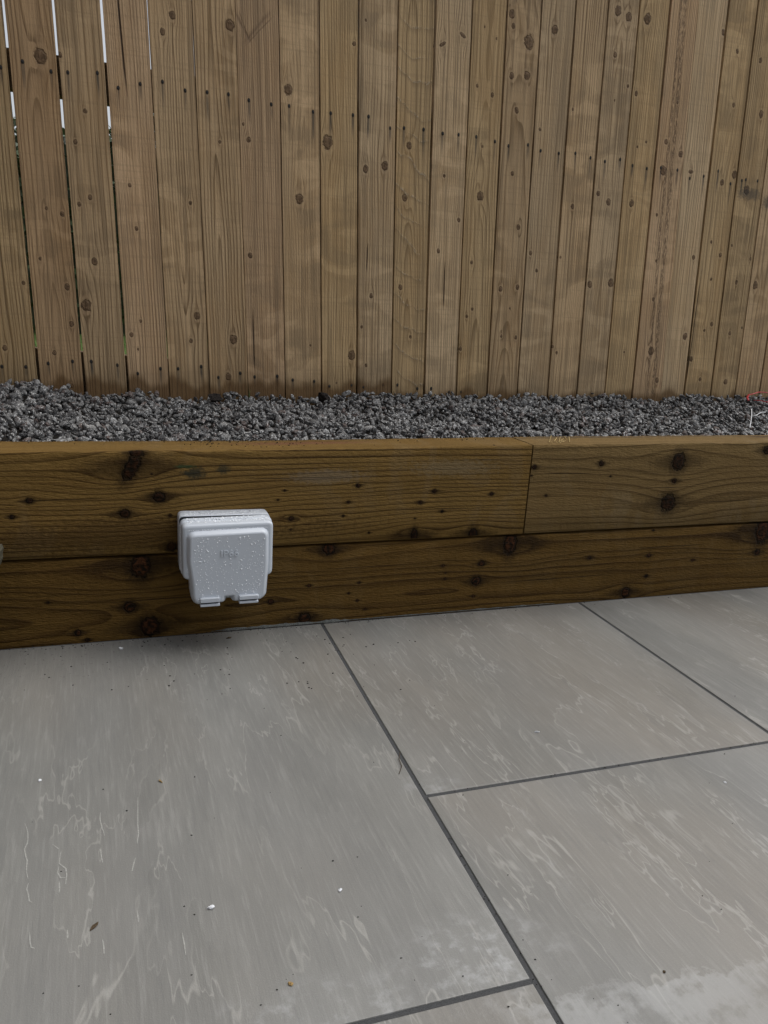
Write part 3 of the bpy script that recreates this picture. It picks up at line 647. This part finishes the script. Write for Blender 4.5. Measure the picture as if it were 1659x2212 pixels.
# ------------------------------------------------------------------ gravel bed
sil = [(-250, 815), (-60, 828), (0, 832), (30, 828), (84, 827), (120, 838), (155, 836), (185, 850), (250, 857), (300, 854), (340, 856), (420, 861), (500, 855), (600, 857), (690, 860), (760, 855), (850, 850), (950, 857), (1040, 855), (1110, 860), (1190, 856), (1270, 853), (1360, 866), (1480, 858), (1560, 856), (1600, 856), (1659, 866), (2000, 872)]
SP = [onY(a, b, YF) for a, b in sil]
def zf(x): return np.interp(x, [p[0] for p in SP], [p[2] for p in SP])
Y0, Y1 = ztop(0) * 0 + DT - 0.001, YF
def gz(x, y):
    t = np.clip((y - Y0) / (Y1 - Y0), 0, 1)
    b = (ZT - 0.004) * (1 - t) + zf(x) * t
    return b + 0.006 * np.sin(x * 9 + y * 14) * np.sin(t * 3.14) + 0.004 * np.sin(x * 23 + 1) * t
soilm = plain('dark_soil', (0.02, 0.018, 0.016), 0.95, 0.1, 80, 0.4)
nx_, ny_ = 120, 24
xs = np.linspace(-1.2, 2.5, nx_); ys = np.linspace(Y0 + .002, Y1 + .03, ny_)
vv = [(x, y, float(gz(x, y)) - 0.017) for y in ys for x in xs]
ff = [(j * nx_ + i, j * nx_ + i + 1, (j + 1) * nx_ + i + 1, (j + 1) * nx_ + i) for j in range(ny_ - 1) for i in range(nx_ - 1)]
tag(mk('soil_bed', vv, ff, soilm), kind='structure')

def stonemat(name, dark, light, pink, contrast=1.0):
    m, T, B = newmat(name); co_, x, y, z = objco(T)
    gi = T.nodes.new('ShaderNodeNewGeometry'); rn = X(T, gi.outputs['Random Per Island'])
    sh = vec(T, x + rn * 5.0, y, z + rn * 3.0)
    n1 = noise(T, sh, 260, 2.0, 0.6); n2 = noise(T, sh, 110, 3.0, 0.6); n3 = noise(T, sh, 700, 1.0)
    base = mix(T, rn.pow(1.6), dark, light)
    base = mix(T, (rn * 7.13).fract().step(0.90, 0.93), base, pink)
    spk = (rn * 3.7).fract().step(0.2, 0.7, 0.35, 1.0)
    c = mix(T, n1.step(0.53, 0.60) * 0.95 * spk, base, (0.60, 0.61, 0.61))
    c = mix(T, n3.step(0.55, 0.64) * 0.85, c, (0.020, 0.020, 0.020))
    c = mix(T, n2.step(0.35, 0.6, 0.45, 0.0), c, (0.05, 0.048, 0.046))
    setp(T, B, col=c, rough=0.55, spec=0.4)
    bump(T, B, n2 * 2.5 + n1 * 1.5, 0.002, 1.0); return m
gmat = stonemat('granite_chippings', (0.042, 0.041, 0.043), (0.31, 0.31, 0.305), (0.12, 0.085, 0.075))
def stone_proto(seed, sub=2, sx=1, sy=1, sz=1):
    r = np.random.default_rng(seed); bm = bmesh.new(); bmesh.ops.create_icosphere(bm, subdivisions=sub, radius=1)
    V_ = np.array([v.co[:] for v in bm.verts]); F = np.array([[v.index for v in f.verts] for f in bm.faces]); bm.free()
    for _ in range(13):                                  # planes knapped off
        n = r.normal(size=3); n /= np.linalg.norm(n); d = r.uniform(.38, .74); h = V_ @ n
        V_ = V_ - np.outer(np.maximum(h - d, 0), n)
    nz = np.array([mnoise.noise((v[0] * 2.2 + seed, v[1] * 2.2, v[2] * 2.2)) for v in V_])
    V_ = V_ * (1 + .20 * nz)[:, None] + r.normal(size=V_.shape) * .035
    return V_ * np.array([sx, sy, sz]), F
protos = [stone_proto(s, 2, 1 + .35 * random.random(), .75 + .3 * random.random(), .55 + .35 * random.random()) for s in range(14)]
def randrot(n, r):
    q = r.normal(size=(n, 4)); q /= np.linalg.norm(q, axis=1)[:, None]; w_, x, y, z = q.T
    return np.stack([1 - 2 * (y * y + z * z), 2 * (x * y - z * w_), 2 * (x * z + y * w_), 2 * (x * y + z * w_), 1 - 2 * (x * x + z * z), 2 * (y * z - x * w_), 2 * (x * z - y * w_), 2 * (y * z + x * w_), 1 - 2 * (x * x + y * y)], 1).reshape(n, 3, 3)
def gravel():
    r = RNG; P = []; S = []
    for layer, (sp_, dz) in enumerate(((0.0165, -0.016), (0.0142, -0.005))):
        gx, gy = np.meshgrid(np.arange(-0.75, 2.25, sp_), np.arange(Y0 + .006, Y1 - .004, sp_))
        p = np.stack([gx.ravel(), gy.ravel()], 1); p += r.uniform(-.5, .5, p.shape) * sp_ * 1.1
        s = 0.0078 * np.exp(r.normal(size=len(p)) * .36); s = np.clip(s, .0036, .016)
        z = gz(p[:, 0], p[:, 1]) + dz + r.uniform(-.004, .004, len(p))
        # keep each stone on the garden side of the timber and in front of the boards
        p[:, 1] = np.clip(p[:, 1], Y0 + s * .9, Y1 - s * .8)
        P.append(np.column_stack([p, z])); S.append(s)
    # extra stones heaped along the foot of the fence
    n = 380; x = r.uniform(-.7, 2.2, n); s = r.uniform(.006, .013, n); y = Y1 - s - r.random(n) ** 2 * .05
    P.append(np.column_stack([x, y, gz(x, y) + r.uniform(-.004, .007, n)])); S.append(s)
    P = np.concatenate(P); S = np.concatenate(S); n = len(P); pid = r.integers(0, len(protos), n); Rm = randrot(n, r)
    VV = []; FF = []; base = 0
    for k, (V_, F) in enumerate(protos):
        ix = np.where(pid == k)[0]
        W = np.einsum('nij,vj->nvi', Rm[ix], V_) * S[ix][:, None, None] + P[ix][:, None, :]
        VV.append(W.reshape(-1, 3)); FF.append((F[None] + (np.arange(len(ix)) * len(V_))[:, None, None] + base).reshape(-1, 3)); base += len(ix) * len(V_)
    VV = np.concatenate(VV); FF = np.concatenate(FF)
    me = bpy.data.meshes.new('gravel'); me.vertices.add(len(VV)); me.vertices.foreach_set('co', VV.astype(np.float32).ravel())
    me.loops.add(FF.size); me.loops.foreach_set('vertex_index', FF.astype(np.int32).ravel())
    me.polygons.add(len(FF)); me.polygons.foreach_set('loop_start', np.arange(0, FF.size, 3, dtype=np.int32)); me.polygons.foreach_set('loop_total', np.full(len(FF), 3, dtype=np.int32))
    me.update(calc_edges=True); me.materials.append(gmat)
    o = bpy.data.objects.new('gravel', me); COL.objects.link(o); return o
tag(gravel(), 'grey speckled granite chippings filling the bed behind the timber wall', 'gravel', kind='stuff')

def onG(px, py):                                          # point of the gravel surface
    d = ray(px, py); t = 1.2
    for _ in range(4000):
        p = CAM + d * t
        if p[1] > Y0 and p[2] <= float(gz(p[0], p[1])): break
        t += .0005
    return p
def stone(name, pos, s, mat, seed, lab, cat, sc=(1.3, 1, .8)):
    V_, F = stone_proto(seed, 3, *sc); o = mk(name, V_ * s, [tuple(f) for f in F], mat); o.location = pos; o.rotation_euler = (seed, .2, seed * .7)
    return tag(o, lab, cat)
lava = plain('dark_brown_rock', (0.022, 0.018, 0.016), 0.9, 0.2, 300, 0.5, 0.003)
p = onG(466, 868); stone('dark_stone', (p[0], p[1], p[2] + .008), .019, lava, 5, 'flat dark brown stone on the gravel, near the fence foot, left of two', 'stone', (1.4, 1, .7))
p = onG(699, 862); stone('dark_stone', (p[0], YF - .021, p[2] + .008), .018, lava, 8, 'rounded dark brown stone resting against the fence foot, right of two', 'stone', (1.1, 1, .95))
p = onG(553, 862)
m_white = plain('white_plastic', (0.62, 0.64, 0.66), 0.4, 0.5, 100, 0.05)
m_red = plain('red_plastic', (0.42, 0.014, 0.022), 0.35, 0.5, 60, 0.15)
V7 = (1536.1, 822.9, .07407)                              # crop (2800,1500,224 wide -> 1659)
def c7(x, y, lift=.004):
    q = onG(V7[0] + x * V7[2], V7[1] + y * V7[2]); return (q[0], q[1], q[2] + lift)
c7r = c7
def c7(x, y, lift=.004): return c7r(x, y, lift + .009)
mb = MB()
tube(mb, [c7(1950, 640, .016), c7(1660, 575, .015), c7(1480, 560, .016), c7(1340, 560, .016), c7(1200, 590, .014), c7(1060, 600, .012), c7(1025, 660, .010), c7(1060, 740, .009)], .0032, 6, .5)
tube(mb, [c7(1210, 735, .009), c7(1400, 755, .010), c7(1600, 800, .010), c7(1750, 760, .010), c7(1950, 640, .016)], .0026, 6, .5)
tag(mb.build('plastic_strip', m_red, smooth=True), 'crumpled loop of red plastic strip on the gravel at the right edge', 'plastic strip')
for pts, lab in (([(1143, 1035, .012), (1150, 1200, .010), (1130, 1350, .009), (1105, 1510, .004)], 'upright white plastic strand on the gravel, longest of three'),
                 ([(1180, 1215, .008), (1300, 1190, .010), (1420, 1130, .011), (1560, 1105, .010)], 'white plastic strand curving right on the gravel'),
                 ([(470, 1215, .008), (530, 1260, .009), (585, 1310, .006)], 'shortest white plastic strand, lying left of the other two')):
    mb = MB(); tube(mb, [c7(*q) for q in pts], .0013, 6, .8)
    tag(mb.build('plastic_strand', m_white, smooth=True), lab, 'plastic strand', 'white plastic strands on the gravel')

# grass wisp at the foot of the fence
blade = plain('green_blade', (0.05, 0.13, 0.03), 0.5, 0.3, 300, 0.3)
q = onY(538, 862, YF - .008); gw = empty('grass_tuft', tuple(q)); tag(gw, 'small green grass wisp growing at the fence foot between two boards', 'grass tuft')
for a, h in ((-.004, .035), (.002, .026), (.005, .03)):
    mb = MB(); tube(mb, [(0, 0, -.005), (a * .3, -.001, h * .5), (a, -.003, h)], .0009, 4, .4, True); mb.build('blade', blade, gw)

# crumbs and straw on top of the timber
mb = MB(); r = random.Random(9)
for i in range(130):
    px = r.choice([r.uniform(380, 700), r.uniform(440, 620), r.uniform(0, 1130)]); py = 950 + r.random() ** 1.5 * 16
    p = onZ(px, py, ztop(0.3)); x, y = p[0], min(max(p[1], .006), DT - .004); s = r.uniform(.0007, .0022)
    V_, F = protos[i % 14]; mb.add((V_[:, :] * s) + np.array([x, y, ztop(x) + s * .4]), [tuple(f) for f in F])
tag(mb.build('soil_crumbs', soilm), 'dark crumbs of soil scattered on the left timber top', 'soil', kind='stuff')
straw = plain('dry_straw', (0.42, 0.31, 0.13), 0.6, 0.3, 200, 0.3)
V8 = (1124.6, 921.7, .13226)
sb = empty('straw_wisp', (float(onZ(1210, 950, ZT)[0]), .03, ztop(1.0) + .001)); tag(sb, 'wisp of dry yellow straw on the right timber top near the joint', 'straw')
mb = MB()
for pts in ([(465, 255), (480, 215), (498, 172)], [(550, 240), (585, 195)], [(625, 255), (645, 180)], [(720, 160), (735, 200), (770, 225)], [(650, 235), (700, 205)], [(520, 265), (470, 235)], [(600, 262), (560, 240)], [(800, 250), (790, 190)], [(690, 250), (740, 235), (790, 262)], [(640, 262), (700, 240)]):
    Q = []
    for k_, (a, b) in enumerate(pts):
        u = onZ(V8[0] + a * V8[2], V8[1] + b * V8[2], ztop(1.0) + .0018); Q.append((u[0] - sb.location.x, u[1] - sb.location.y, u[2] - sb.location.z + .002 * k_))
    tube(mb, Q, .0007, 5, .6)
mb.build('stalks', straw, sb)

# ------------------------------------------------------------------ weatherproof socket box
white, T, B = newmat('white_polycarbonate'); co_, x, y, z = objco(T)
nn = noise(T, co_, 900, 2.0)
setp(T, B, col=(0.53, 0.575, 0.63), rough=0.30, spec=0.5); bump(T, B, nn, 0.00012, 0.5)
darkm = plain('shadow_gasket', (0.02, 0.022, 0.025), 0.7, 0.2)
V4 = (362.07, 1075.27, .15212)
def bx(x, y, d): q = onY(V4[0] + x * V4[2], V4[1] + y * V4[2], -d); return float(q[0]), float(q[2])
def rpoly(pts, rad, seg=5):
    out = []; n = len(pts)
    for i in range(n):
        p, a, b = Vector(pts[i]), Vector(pts[i - 1]), Vector(pts[(i + 1) % n])
        r_ = rad[i] if isinstance(rad, (list, tuple)) else rad
        u, v = (a - p), (b - p); r_ = min(r_, u.length * .45, v.length * .45); u.normalize(); v.normalize()
        s, e = p + u * r_, p + v * r_
        for k in range(seg + 1):
            t = k / seg; out.append((s * (1 - t) ** 2 + p * 2 * t * (1 - t) + e * t * t)[:])
    return out
def inset(poly, d):
    n = len(poly); out = []
    for i in range(n):
        a, p, b = Vector(poly[i - 1]), Vector(poly[i]), Vector(poly[(i + 1) % n])
        t = (b - a); t = t.normalized() if t.length > 1e-9 else Vector((1, 0)); nrm = Vector((-t.y, t.x)); out.append((p + nrm * d)[:])
    return out
def area(poly): return sum(poly[i - 1][0] * poly[i][1] - poly[i][0] * poly[i - 1][1] for i in range(len(poly)))
box = empty('outdoor_socket_box', (0, 0, 0)); tag(box, 'white weatherproof double socket box wet with raindrops on the timber wall', 'socket box')
def lay(name, poly, prof, mat=white, parent=box, auto=math.radians(35)):
    if area(poly) < 0: poly = poly[::-1]
    mb = MB(); mb.loft([[(a, -d, c) for a, c in inset(poly, i_)] for i_, d in prof]); return mb.build(name, mat, parent, auto=auto)
# outlines measured on their own depths
DB, DL, DPn = 0.036, 0.078, 0.090
bl0 = bx(150, 260, DB); br0 = bx(1455, 225, DB); zbtm = bx(250, 1190, DL)[1]
lt = bx(185, 370, DL); rtp = bx(1520, 330, DL); lb = bx(205, 1195, DL); rb = bx(1508, 1118, DL)
base = rpoly([(bl0[0], zbtm + .003), (br0[0], zbtm + .003), (br0[0], br0[1]), (bl0[0], bl0[1])], .010)
lay('back_box', base, [(0.0, 0.0), (0, DB - .001), (.0008, DB)])
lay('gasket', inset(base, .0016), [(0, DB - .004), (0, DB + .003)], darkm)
ztl = (lt[1] + rtp[1]) / 2
lid = rpoly([(lt[0], zbtm), (rtp[0] - .001, zbtm), (rtp[0], ztl + .0007), (lt[0], ztl - .0007)], [.014, .014, .013, .013])
lay('lid', lid, [(.001, DB + .0012), (0, DB + .002), (0, .052), (.0016, .0535), (.0016, .070), (.0021, .0735), (.0034, .0764), (.0055, .0778), (.0078, .0782)])
P_ = lambda a, b: bx(a, b, DPn)
# raised cover, wide at its shoulders and drawn in towards two hinges
tl, tr = P_(325, 548), P_(1405, 490)
zt_ = (tl[1] + tr[1]) / 2
pts = [(P_(322, 900)[0], P_(322, 930)[1]), (P_(372, 1230)[0], P_(372, 1230)[1]), P_(385, 1430), P_(425, 1500), P_(790, 1470), P_(800, 1392), P_(950, 1382), P_(960, 1455), P_(1312, 1430), P_(1368, 1385), P_(1385, 1160), P_(1402, 950), (tr[0], zt_ + .001), (tl[0], zt_ - .001)]
cover = rpoly(pts, [.006, .01, .004, .004, .003, .002, .002, .003, .004, .004, .01, .006, .009, .009], 4)
sgn = -1
lay('cover', cover, [(-.0062, .040), (-.0062, .0778), (-.0056, .0792), (-.0032, .0850), (-.0016, .0882), (-.0002, .0896), (.0018, .0902)])
# moulded word on the cover
cu = bpy.data.curves.new('txt', 'FONT'); cu.body = 'IP66'; cu.size = 0.0172; cu.extrude = 0.0009; cu.bevel_depth = 0.00035; cu.align_x = 'CENTER'; cu.offset = 0.0001; cu.space_character = 1.08
tmp = bpy.data.objects.new('txt', cu); COL.objects.link(tmp); bpy.context.view_layer.update()
me = bpy.data.meshes.new_from_object(tmp.evaluated_get(bpy.context.evaluated_depsgraph_get())); bpy.data.objects.remove(tmp)
me.materials.clear(); me.materials.append(white)
a0, a1 = bx(715, 840, .0905), bx(1045, 825, .0905)
et = bpy.data.objects.new('embossed_lettering', me); COL.objects.link(et); et.parent = box
et.location = ((a0[0] + a1[0]) / 2, -.0905, (a0[1] + a1[1]) / 2); et.rotation_euler = (math.radians(90), 0, 0)
# hinges: two rounded tongues, dark slot between
for (x0, x1, yt, yb) in ((462, 742, 1438, 1530), (1015, 1287, 1395, 1482)):
    h = empty('hinge'); h.parent = box
    ax, az = bx(x0, yt, .094); b2 = bx(x1, yb, .094)
    xa_, xb_ = ax, b2[0]; z1_, z0_ = az, b2[1]; hh = z1_ - z0_
    def tongue(nm, za, zb_, da, db, mt):
        pl = rpoly([(xa_, za), (xb_, za), (xb_, zb_), (xa_, zb_)], .0016, 3)
        return lay(nm, pl, [(.0006, da), (0, da + .001), (0, db - .001), (.0008, db)], mt, h)
    tongue('upper_tongue', z0_ + hh * .52, z1_ + .001, .060, .0975, white)
    tongue('lower_tongue', z0_, z0_ + hh * .30, .060, .0965, white)
    pl = [(xa_ + .0015, z0_ + hh * .22), (xb_ - .0015, z0_ + hh * .22), (xb_ - .0015, z0_ + hh * .6), (xa_ + .0015, z0_ + hh * .6)]
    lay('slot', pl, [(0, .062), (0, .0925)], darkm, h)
p5, p6 = bx(800, 1420, .07), bx(955, 1370, .07)
lay('catch', [(p5[0], p5[1] + .001), (p6[0], p5[1] + .001), (p6[0], p6[1] + .004), (p5[0], p6[1] + .004)], [(0, .045), (0, .072)], plain('catch_grey', (0.3, 0.33, 0.33), .5))
# knockout rings on the top of the back box, moulded ridges on the top of the lid
ztb = (bl0[1] + br0[1]) / 2
for a, b in ((540, 208), (1080, 186)):
    q = onZ(V4[0] + a * V4[2], V4[1] + b * V4[2], ztb)
    mb = MB(); n = 40; R1, R2 = .0118, .0124; zz = ztb + (q[0] - (bl0[0] + br0[0]) / 2) * (br0[1] - bl0[1]) / (br0[0] - bl0[0])
    rings = [[(q[0] + math.cos(t) * R, q[1] + math.sin(t) * R, zz + dz) for R, dz in ((R1, -.001), (R1, .0003), (R2, .0003), (R2, -.001))] for t in [2 * math.pi * k / n for k in range(n)]]
    rings.append(rings[0]); mb.loft(rings, False); mb.build('knockout_ring', plain('ring_grey', (0.30, 0.31, 0.36), .5), box)
# raindrops
water, T, B = newmat('rain_water'); setp(T, B, col=(0.82, 0.85, 0.89), rough=0.08, ior=1.33, spec=1.0)
mb = MB(); r = random.Random(21)
def drop(c, n, rad):
    n = Vector(n).normalized(); a = n.orthogonal().normalized(); b = n.cross(a); rings = []
    for ph, rr in ((-.15, 1.0), (.25, .95), (.5, .72), (.66, .38), (.7, .08)):
        rings.append([Vector(c) + (a * math.cos(t) + b * math.sin(t)) * rad * rr + n * rad * ph for t in [2 * math.pi * k / 8 for k in range(8)]])
    mb.loft(rings)
def inpoly(x, z, P):
    c = False
    for i in range(len(P)):
        (x1, z1), (x2, z2) = P[i - 1], P[i]
        if (z1 > z) != (z2 > z) and x < (x2 - x1) * (z - z1) / (z2 - z1) + x1: c = not c
    return c
cpoly = inset(cover if area(cover) > 0 else cover[::-1], .004); n = 0
xs0, xs1 = lt[0], rtp[0]
while n < 430:
    x, z = r.uniform(xs0, xs1), r.uniform(pts[3][1], ztl)
    if inpoly(x, z, cpoly) and not (abs(x - (a0[0] + a1[0]) / 2) < .024 and -.004 < z - (a0[1] + a1[1]) / 2 < .016):
        drop((x, -.0902, z), (0, -1, 0), .00045 + .0011 * r.random() ** 3.0); n += 1
for i in range(150):
    x = r.uniform(lt[0] + .012, rtp[0] - .012); z = r.uniform(zt_ + .0065, ztl - .013)
    drop((x, -.0783, z), (0, -1, 0), .0004 + .0009 * r.random() ** 2.5)
for i in range(150):
    z = r.uniform(zbtm + .014, ztl - .02); s_ = r.choice([0, 1])
    drop(((lt[0] + r.uniform(.0115, tl[0] - lt[0] - .006)) if s_ == 0 else rtp[0] - r.uniform(.0115, .014), -.0783, z), (0, -1, 0), .0004 + .0008 * r.random() ** 2)
for i in range(260):
    drop((lt[0] + .0002, -r.uniform(.042, .052) if r.random() < .4 else -r.uniform(.055, .069), r.uniform(zbtm + .014, ztl - .012)), (-1, 0, 0), .0004 + .0008 * r.random() ** 2)
for i in range(260):
    d = r.uniform(.040, .069); x = r.uniform(lt[0] + .012, rtp[0] - .012); f = (x - lt[0]) / (rtp[0] - lt[0])
    drop((x, -d, ztl - .0007 + .0014 * f - (.0016 if d > .0535 else 0)), (0, 0, 1), .0005 + .0014 * r.random() ** 2)
for i in range(160):
    x = r.uniform(bl0[0] + .012, br0[0] - .012); f = (x - bl0[0]) / (br0[0] - bl0[0])
    drop((x, -r.uniform(.003, .034), bl0[1] + (br0[1] - bl0[1]) * f), (0, 0, 1), .0005 + .001 * r.random() ** 2)
tag(mb.build('raindrops', water, box, smooth=True), kind='stuff')

# ------------------------------------------------------------------ small litter on the patio
hairline = plain('pale_hairline', (0.31, 0.31, 0.29), .5, .4, 300, .15)  # thin pale strips laid just over the slab
G = (0, 1755.5, .3307)
lines = [[(160, 70), (182, 130), (180, 200), (160, 240), (175, 310), (172, 390), (182, 435)], [(188, 460), (178, 500), (190, 575), (208, 585)], [(192, 780), (200, 880), (225, 888)], [(345, 205), (380, 240)], [(395, 255), (390, 330), (430, 365), (437, 410), (428, 465)],
         [(390, 350), (378, 390), (395, 425), (430, 425)], [(385, 450), (385, 525)], [(657, 0), (655, 45), (680, 150)], [(657, 240), (668, 325)], [(900, -100), (903, 140), (897, 200)], [(885, 295), (865, 380)], [(895, 640), (905, 715)], [(437, 765), (440, 820)], [(670, 830), (680, 920)], [(1190, 785), (1215, 930)]]
mb = MB()
for L_ in lines:
    P = [onZ(G[0] + a * G[2], G[1] + b * G[2], .0004) for a, b in L_]; Q = []
    for a, b in zip(P[:-1], P[1:]): Q += [a + (b - a) * t for t in (0, .25, .5, .75)]
    Q.append(P[-1]); n = len(Q); V_ = []
    for i, q in enumerate(Q):
        t = Q[min(i + 1, n - 1)] - Q[max(i - 1, 0)]; t = t / np.linalg.norm(t); s = np.array([-t[1], t[0], 0]); j = mnoise.noise((q[0] * 60, q[1] * 60, 1)) * .001
        wd = .0009 * (.35 + .65 * math.sin(math.pi * (i + .4) / (n + .2))) * (0.7 + 0.5 * abs(mnoise.noise((q[0] * 200, q[1] * 200, 5))))
        V_ += [q + s * (wd + j), q + s * (-wd + j)]
    mb.add(V_, [(2 * i, 2 * i + 1, 2 * i + 3, 2 * i + 2) for i in range(n - 1)])
tag(mb.build('pale_hairlines', hairline, S1), 'pale wandering lines on the near left slab')
chipm = plain('white_chip', (0.70, 0.72, 0.75), .5, .4, 200, .1)
def chip(name, px, py, s, mat, seed, lab, cat, sc=(1, 1, .5), group=None):
    q = onZ(px, py); o = stone(name, (q[0], q[1], s * sc[2] * .6), s, mat, seed, lab, cat, sc); o.rotation_euler = (0, 0, seed)
    if group: o['group'] = group
    return o
chip('chip_of_filler', 455, 1963, .0042, chipm, 3, 'jagged white chip on the big left slab, largest pale bit on the patio', 'chip', (1.2, .8, .6), 'pale chips on the patio')
chip('chip_of_filler', 735, 1924, .0028, chipm, 6, 'small round white pellet on the big left slab, right of the jagged chip', 'chip', (1, 1, .8), 'pale chips on the patio')
chip('chip_of_filler', 1160, 1582, .0042, chipm, 9, 'little white chip in the middle of the slab right of the long joint', 'chip', (1.1, .6, .4), 'pale chips on the patio')
chip('chip_of_filler', 262, 1402, .005, chipm, 12, 'white chip on the slab just in front of the timber wall, left of the box', 'chip', (1.2, .7, .5), 'pale chips on the patio')
chip('chip_of_filler', 86, 1686, .0035, chipm, 14, 'tiny white chip near the left edge, upper part of the big slab', 'chip', (1, .7, .4), 'pale chips on the patio')
chip('chip_of_filler', 1566, 1690, .003, chipm, 15, 'tiny white chip at the far right, just below the cross joint', 'chip', (1, .7, .4), 'pale chips on the patio')
wood_bit = plain('wood_crumb', (0.28, 0.19, 0.08), .8, .2, 300, .3); brown = plain('brown_crumb', (0.07, 0.05, 0.03), .8, .2, 300, .3)
chip('wood_splinter', 346, 1688, .0042, wood_bit, 2, 'tan wood splinter on the upper middle of the big left slab', 'splinter', (1.4, .5, .4))
chip('wood_splinter', 628, 2178 - 50, .003, wood_bit, 7, 'small yellowish crumb near the bottom joint of the left slab', 'splinter', (.8, 1.2, .5))
chip('bark_fragment', 205, 2000, .0055, brown, 1.5 and 4, 'brown curled bark fragment low on the big left slab', 'bark', (1.7, .45, .3))
chip('bark_fragment', 1435, 2245 - 145, .0026, brown, 11, 'tiny brown crumb on the near right slab by the pale patch', 'bark', (.9, 1, .6))
chip('mud_crumb', 495, 1379, .005, brown, 13, 'dark crumb of mud on the slab below the left of the box', 'mud crumb', (1.3, .8, .6))
mb = MB(); Q = [onZ(a, b, .0015) for a, b in ((864, 1625), (862, 1640), (868, 1655), (862, 1672))]
tube(mb, Q, .0005, 5); tag(mb.build('dry_stem', brown, smooth=True), 'thin dry stem lying across the long joint', 'stem')
mb = MB(); r = random.Random(31)
for i in range(520):
    if i >= 150:
        q = (np.array([r.uniform(-.33, 1.25) if r.random() < .35 else r.uniform(-.33, .5), -.003 - .022 * r.random() ** 2.2, 0]) if i < 440 else np.array([XA + r.uniform(-.0025, .0025), -r.uniform(.01, 1.1), 0]) if i < 485 else np.array([r.uniform(XA, XB), -D1 + r.uniform(-.0025, .0025), 0]))
    elif i < 95: q = onZ(r.uniform(10, 900), 1385 + 130 * r.random() ** 1.8 - r.uniform(0, 20), 0)
    else: q = onZ(r.uniform(0, 1659), r.uniform(1400, 2212), 0)
    if q[1] > -.0025: continue
    s = r.uniform(.0008, .0021) if i < 95 else r.uniform(.0006, .0014); V_, F = protos[i % 14]; mb.add(V_ * s + np.array([q[0], q[1], s * .3]), [tuple(f) for f in F])
tag(mb.build('grit', soilm), 'dark grit scattered over the patio slabs, thickest by the timber wall', 'grit', kind='stuff')
